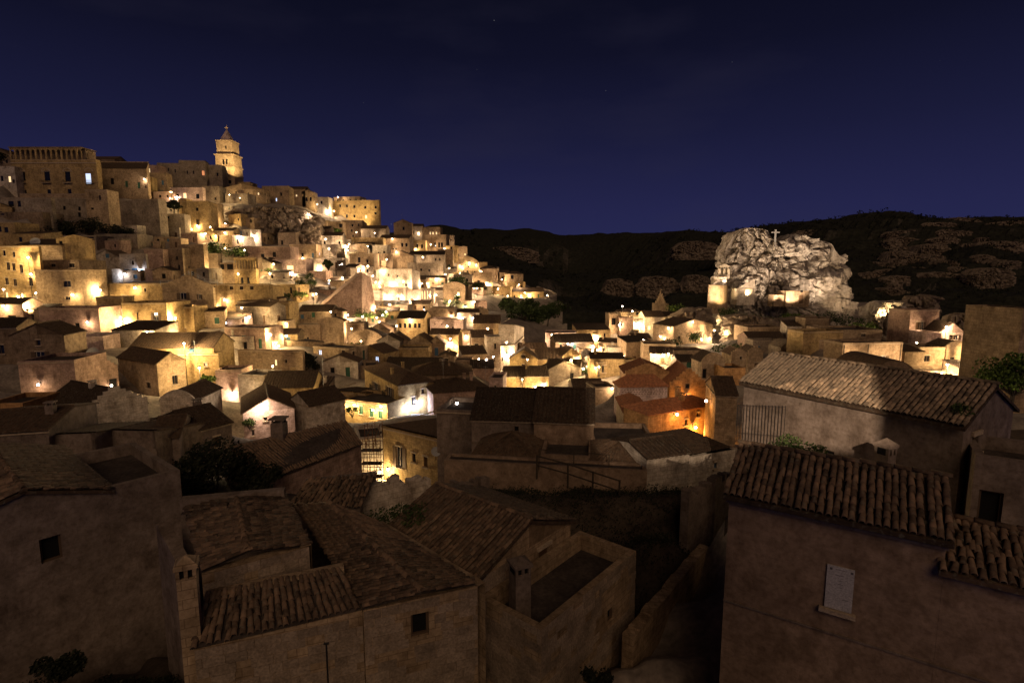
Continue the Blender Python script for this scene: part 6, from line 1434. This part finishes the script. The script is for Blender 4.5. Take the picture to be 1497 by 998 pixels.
def flood(label, u, v, D, tgt, power, col='W', ang=70, z=None):
    p = P(u, v, D); o = empty('floodlight', p); a = MB(); a.box(-.18, .18, -.1, .1, -.3, -.12); a.tube((0, 0, -1.2), (0, 0, -.3), .05, n=5); a.build('mount', M_IRON, o, uv=False)
    h_ = MB(); h_.box(-.25, .25, -.12, .12, -.12, .12); h_.build('housing', M_IRON, o, uv=False)
    dv = (Vector(tgt) - p); l = bpy.data.lights.new('lamp_light', 'SPOT'); l.energy = power; l.color = LCOL[col]; l.spot_size = R(ang); l.spot_blend = .6; l.shadow_soft_size = .15
    lo = bpy.data.objects.new('lamp_light', l); C.objects.link(lo); lo.parent = o; lo.location = dv.normalized() * .6; lo.rotation_euler = dv.to_track_quat('-Z', 'Y').to_euler()
    gl = MB(); e = dv.normalized(); gl.box(-.2, .2, .125 if e.y > 0 else -.135, .135 if e.y > 0 else -.125, -.09, .09); gl.build('lens', M_BULB[col], o, uv=False); tag(o, label, 'floodlight')
dg = view()
WL = [  # pixel of the lamp, watts, colour
 (316,345,500,'Y'),(350,346,1500,'P'),(372,346,1500,'P'),(452,313,900,'P'),(480,308,1000,'P'),(506,360,1300,'W'),(500,386,1300,'W'),(424,395,700,'W'),(467,393,700,'W'),(523,393,700,'W'),(443,377,300,'W'),
 (545,415,900,'W'),(575,414,1000,'W'),(550,425,900,'W'),(566,432,900,'W'),(590,433,1000,'W'),(607,441,1000,'W'),(563,452,900,'W'),(585,450,800,'W'),(545,448,600,'W'),(625,414,700,'W'),(641,418,700,'W'),(638,404,500,'W'),(635,431,800,'W'),(654,441,700,'W'),(670,430,600,'W'),(693,433,400,'W'),(680,447,400,'G'),
 (463,447,500,'W'),(505,460,700,'W'),(608,364,500,'W'),(650,363,500,'W'),(675,389,700,'W'),(686,384,600,'Y'),(696,387,500,'Y'),(715,415,900,'Y'),(728,433,900,'Y'),(740,432,700,'Y'),(774,430,1200,'Y'),(762,434,500,'Y'),(580,368,400,'W'),(560,395,500,'W'),(600,415,400,'W'),(574,340,200,'W'),(612,341,200,'W'),
 (660,461,600,'W'),(671,458,600,'W'),(692,464,700,'W'),(681,491,300,'W'),(657,501,1000,'W'),(711,524,500,'W'),(741,517,800,'W'),(748,516,500,'W'),(668,505,300,'W'),(600,460,500,'W'),(530,463,700,'P'),(556,470,400,'W'),
 (178,466,800,'Y'),(172,470,500,'Y'),(300,562,700,'Y'),(290,566,300,'Y'),(340,573,400,'P'),(382,573,400,'P'),(330,437,400,'W'),(316,445,500,'Y'),(332,471,300,'P'),(8,440,500,'Y'),(30,436,300,'Y'),(48,400,200,'Y'),(206,394,260,'C'),(184,400,160,'C'),(420,472,500,'Y'),(414,490,500,'Y'),(404,505,300,'Y'),(400,500,300,'Y'),(218,478,250,'Y'),(290,330,800,'Y'),(282,335,500,'Y'),(260,288,300,'P'),(250,290,200,'P'),(212,262,200,'P'),
 (521,590,350,'Y'),(505,585,300,'Y'),(560,592,420,'Y'),(548,597,200,'Y'),(610,585,420,'C'),(592,592,260,'C'),(700,578,200,'W'),(660,588,160,'W'),(573,682,220,'Y'),(555,685,120,'Y'),(795,566,500,'W'),(782,570,200,'W'),(842,527,700,'Y'),(848,535,300,'Y'),(866,505,500,'W'),(872,493,900,'W'),(879,508,400,'W'),(836,499,200,'C'),(930,472,900,'Y'),(942,476,400,'W'),(968,491,200,'W'),(974,494,200,'W'),(957,518,600,'Y'),(969,517,500,'Y'),(1025,492,600,'W'),(1035,494,500,'W'),(893,566,150,'W'),(870,536,200,'Y'),(915,520,250,'W'),
 (1373,545,420,'W'),(1395,551,120,'W'),(1350,551,120,'W'),(1288,456,700,'Y'),(1265,545,40,'W'),(1060,484,500,'Y'),(1045,480,500,'Y'),(1010,470,400,'W'),(980,470,300,'W'),
 (1012,622,330,'O'),(1000,632,220,'O'),(985,600,90,'O'),(1003,580,160,'O'),(1068,556,120,'O'),(1040,585,60,'O'),
 (110,430,250,'Y'),(200,420,250,'Y'),(130,470,150,'W'),(60,560,40,'W'),(160,562,40,'W'),(15,605,40,'O'),(360,460,250,'W'),(330,340,300,'W'),(560,460,400,'W'),
]
for u, v, p_, c_ in WL: wall_lamp(dg, u, v, p_, c_)
PL = [(322,587,78,300,'P'),(262,655,49,45,'W'),(1545,590,27,160,'Y'),(1245,553,85,330,'W'),(1300,557,85,330,'W'),(1340,500,106,200,'W'),(375,575,84,200,'P'),(910,447,190,150,'P'),(530,462,176,400,'P'),(866,512,150,300,'W'),(388,628,72,200,'P'),(812,578,104,160,'W'),(880,556,120,300,'W'),(850,556,128,300,'W'),(700,524,128,200,'W'),(605,440,216,500,'W'),(620,452,205,500,'W'),(580,446,205,500,'W'),(786,428,296,500,'Y'),(800,431,292,600,'Y'),(350,344,236,600,'P'),(372,344,236,600,'P')]
for a in PL: post_lamp(*a[:3], a[3] * 2.2, a[4])
# street lamps added between the houses, placed by a brightness map for general glow
BZ = np.array([(70,262,.45),(170,270,.3),(300,255,.12),(280,320,.7),(220,330,.2),(60,310,.15),(30,350,.4),(350,345,.8),(60,410,.7),(110,440,.7),(190,400,.3),(250,380,.15),(280,440,.8),(200,450,.9),(350,440,.9),(120,490,.45),(60,530,.22),(180,550,.2),(300,540,2.2),(400,530,.5),(380,570,.5),(420,390,.8),(400,360,.4),(480,380,.9),(560,360,.5),(620,345,.4),(640,370,.6),(690,390,.6),(580,400,.9),(560,430,1.3),(620,430,1.2),(670,430,.8),(740,430,.9),(500,440,.7),(460,490,.35),(580,480,.6),(650,470,.9),(680,500,.8),(740,500,.9),(600,520,.35),(560,590,.35),(680,580,.25),(770,530,.7),(770,565,.7),(850,530,1.1),(880,490,.9),(930,480,.9),(1000,490,.9),(950,520,.9),(940,590,.3),(1010,550,.15),(1100,500,.12),(1060,540,.2),(1180,490,.08),(1270,520,.8),(1350,480,.8),(1390,540,1.2),(1450,510,.3),(500,320,.8),(440,300,.4),(100,600,.12),(240,640,.12),(420,610,.5),(330,600,.5),(600,660,.25),(760,640,.02),(900,640,.03)])
def bright(u, v):
    w_ = 1.0 / (((BZ[:, 0] - u) / 45) ** 2 + ((BZ[:, 1] - v) / 28) ** 2 + .05) ** 2; return float((w_ * BZ[:, 2]).sum() / w_.sum())
rnd = random.Random(4); spots = []; cand = [s for s in SPECS if s['D'] > 50]; rnd.shuffle(cand); cand.sort(key=lambda s: -bright((s['u'][1] + s['u'][2]) / 2, s['v'][1]))
for s in cand:
    um = (s['u'][1] + s['u'][2]) / 2; b_ = bright(um, s['v'][1])
    if b_ < .1 or len(spots) > 120: continue
    nrm = -s['ey']
    for tr_ in range(9):
        c = s['O'] + s['ex'] * (s['Lr'] * rnd.uniform(.1, .9)); ps = c + nrm * rnd.uniform(3.0, 6.5) * (1.3 if um < 470 else 1.0); gz = ground_z(ps.x, ps.y); ps.z = max(gz, c.z - 1.0) + 4.2
        if any((ps - q).length < 6.5 + s['D'] * .012 for q in spots): continue
        if scene.ray_cast(dg, ps, Vector((0, 0, 1)))[0] or scene.ray_cast(dg, ps, nrm * 1.0, distance=1.0)[0]: continue
        hit, hp, hn, _, ob, _ = scene.ray_cast(dg, ps, -nrm)
        if not hit or (hp - ps).length > 10: continue
        u_, v_ = proj(ps); dl = ps.length
        vis_ = not scene.ray_cast(dg, Vector((0, 0, 0)), ps.normalized(), distance=dl - .5)[0]
        if vis_ and rnd.random() < (.75 if um < 500 or um > 720 else .5): continue
        ft = Vector((ps.x, ps.y, min(gz, ps.z - 2.5)))
        post_lamp(u_, v_, ps.y, b_ * LAMPW, 'Y' if um < 470 or rnd.random() < .15 else 'W', ft, ps.z - ft.z); spots.append(ps); break
print('lane lamps', len(spots))
# floodlights of the crag, the tower and the palaces
cr_ = P(1150, 400, 205)
flood('floodlight at the foot of the crag by the portal', 1130, 444, 186, P(1120, 380, 204), 18000, 'P', 80); flood('cool floodlight at the right foot of the crag', 1187, 441, 190, P(1190, 390, 206), 15000, 'P', 85); flood('floodlight in the middle of the esplanade', 1158, 446, 184, P(1155, 370, 206), 15000, 'P', 80)
flood('floodlight below the right buttress of the crag', 1232, 450, 184, P(1238, 405, 204), 12000, 'W', 75); flood('floodlight aimed at the bell gable', 1050, 452, 186, P(1062, 392, 200), 9000, 'Y', 70); flood('small floodlight at the foot of the bell gable', 1060, 415.5, 191.8, P(1062, 394, 194.5), 700, 'P', 120); flood('floodlight aimed at the church stair', 1092, 432, 190, P(1094, 408, 200), 2600, 'Y', 80); flood('floodlight on the ravine side of the crag', 1022, 448, 186, P(1072, 372, 204), 22000, 'P', 70); flood('upper floodlight on the crag shoulder', 1100, 446, 176, P(1105, 350, 204), 26000, 'P', 60)
flood('tower floodlight on the left cathedral roof', 318, 258, 306, P(334, 228, 325), 130000, 'Y', 60); flood('tower floodlight on the right cathedral roof', 356, 260, 306, P(338, 222, 325), 110000, 'Y', 60)
flood('floodlight of the convent facade', 520, 330, 318, P(520, 306, 336), 24000, 'Y', 110)
flood('floodlight below the loggia palace', 75, 312, 205, P(78, 250, 238), 26000, 'Y', 95); flood('floodlight below the right wing of the palace', 165, 305, 232, P(170, 262, 262), 14000, 'Y', 95)
flood('floodlight at the foot of the yellow corner palace', 40, 452, 110, P(40, 395, 130), 8000, 'Y', 110); flood('floodlight on the yellow lane', 255, 505, 104, P(250, 440, 128), 7000, 'Y', 120); flood('floodlight on the wide yellow house', 352, 470, 130, P(345, 430, 148), 5000, 'Y', 120)
# street lamp on the terrace beside the viewpoint (its light falls on the long pale roof)
o = empty('street_lamp', (3.0, -6.0, -2.0)); a = MB(); a.tube((0, 0, -12), (0, 0, 5.4), .08, .05, n=7); a.build('post', M_IRON, o, uv=False); s_ = MB(); s_.tube((0, 0, 5.75), (0, 0, 5.95), .28, .05, n=8); s_.build('lantern_cap', M_IRON, o, uv=False)
bo = bpy.data.objects.new('bulb', bulb_mesh('W', .16)); C.objects.link(bo); bo.parent = o; bo.location = (0, 0, 5.6)
l = bpy.data.lights.new('lamp_light', 'SPOT'); l.energy = 42000; l.color = LCOL['P']; l.spot_size = R(30); l.spot_blend = .12; l.shadow_soft_size = .05; lo = bpy.data.objects.new('lamp_light', l); C.objects.link(lo); lo.parent = o; lo.location = (.3, .3, 5.5)
lo.rotation_euler = (P(1175, 580, 24) - Vector((3.3, -5.7, 3.5))).to_track_quat('-Z', 'Y').to_euler(); tag(o, 'street lamp standing beside the viewpoint terrace', 'lamp')
o = empty('light_cut_pier', (5.3, -1.6, -15)); a = MB(); a.box(0, 2.2, 0, .7, 0, 19.2); a.build('pier', MW['tan'], o); a = MB(); a.box(-.1, 2.3, -.1, .8, 19.2, 19.5); a.build('cap', MW['tan'], o); tag(o, 'stone gate pier at the edge of the viewpoint terrace', 'pier')  # unseen pier, added to give the lamplight on the long roof its straight edge
o = empty('light_cut_wall', (3.2, -1.5, -15)); a = MB(); a.box(0, 2.07, 0, .5, 0, 16.45); a.build('masonry', MW['tan'], o); a = MB(); a.box(-.05, 2.07, -.08, .58, 16.45, 16.6); a.build('coping', M_STONETRIM, o, uv=False); tag(o, 'low stone parapet of the viewpoint terrace', 'parapet')  # unseen wall, added to keep that lamplight off the boarded house
# ------------------------------------------------------------------ things that share a label form a group
for lab, obs in LABELS.items():
    if len(obs) > 1:
        for o in obs:
            if not o.get('group'): o['group'] = 'look-alikes: ' + lab if len(lab) < 40 else lab.split(' with')[0] + 's ' + ' '.join(lab.split()[-5:])
print('objects', len(bpy.data.objects))
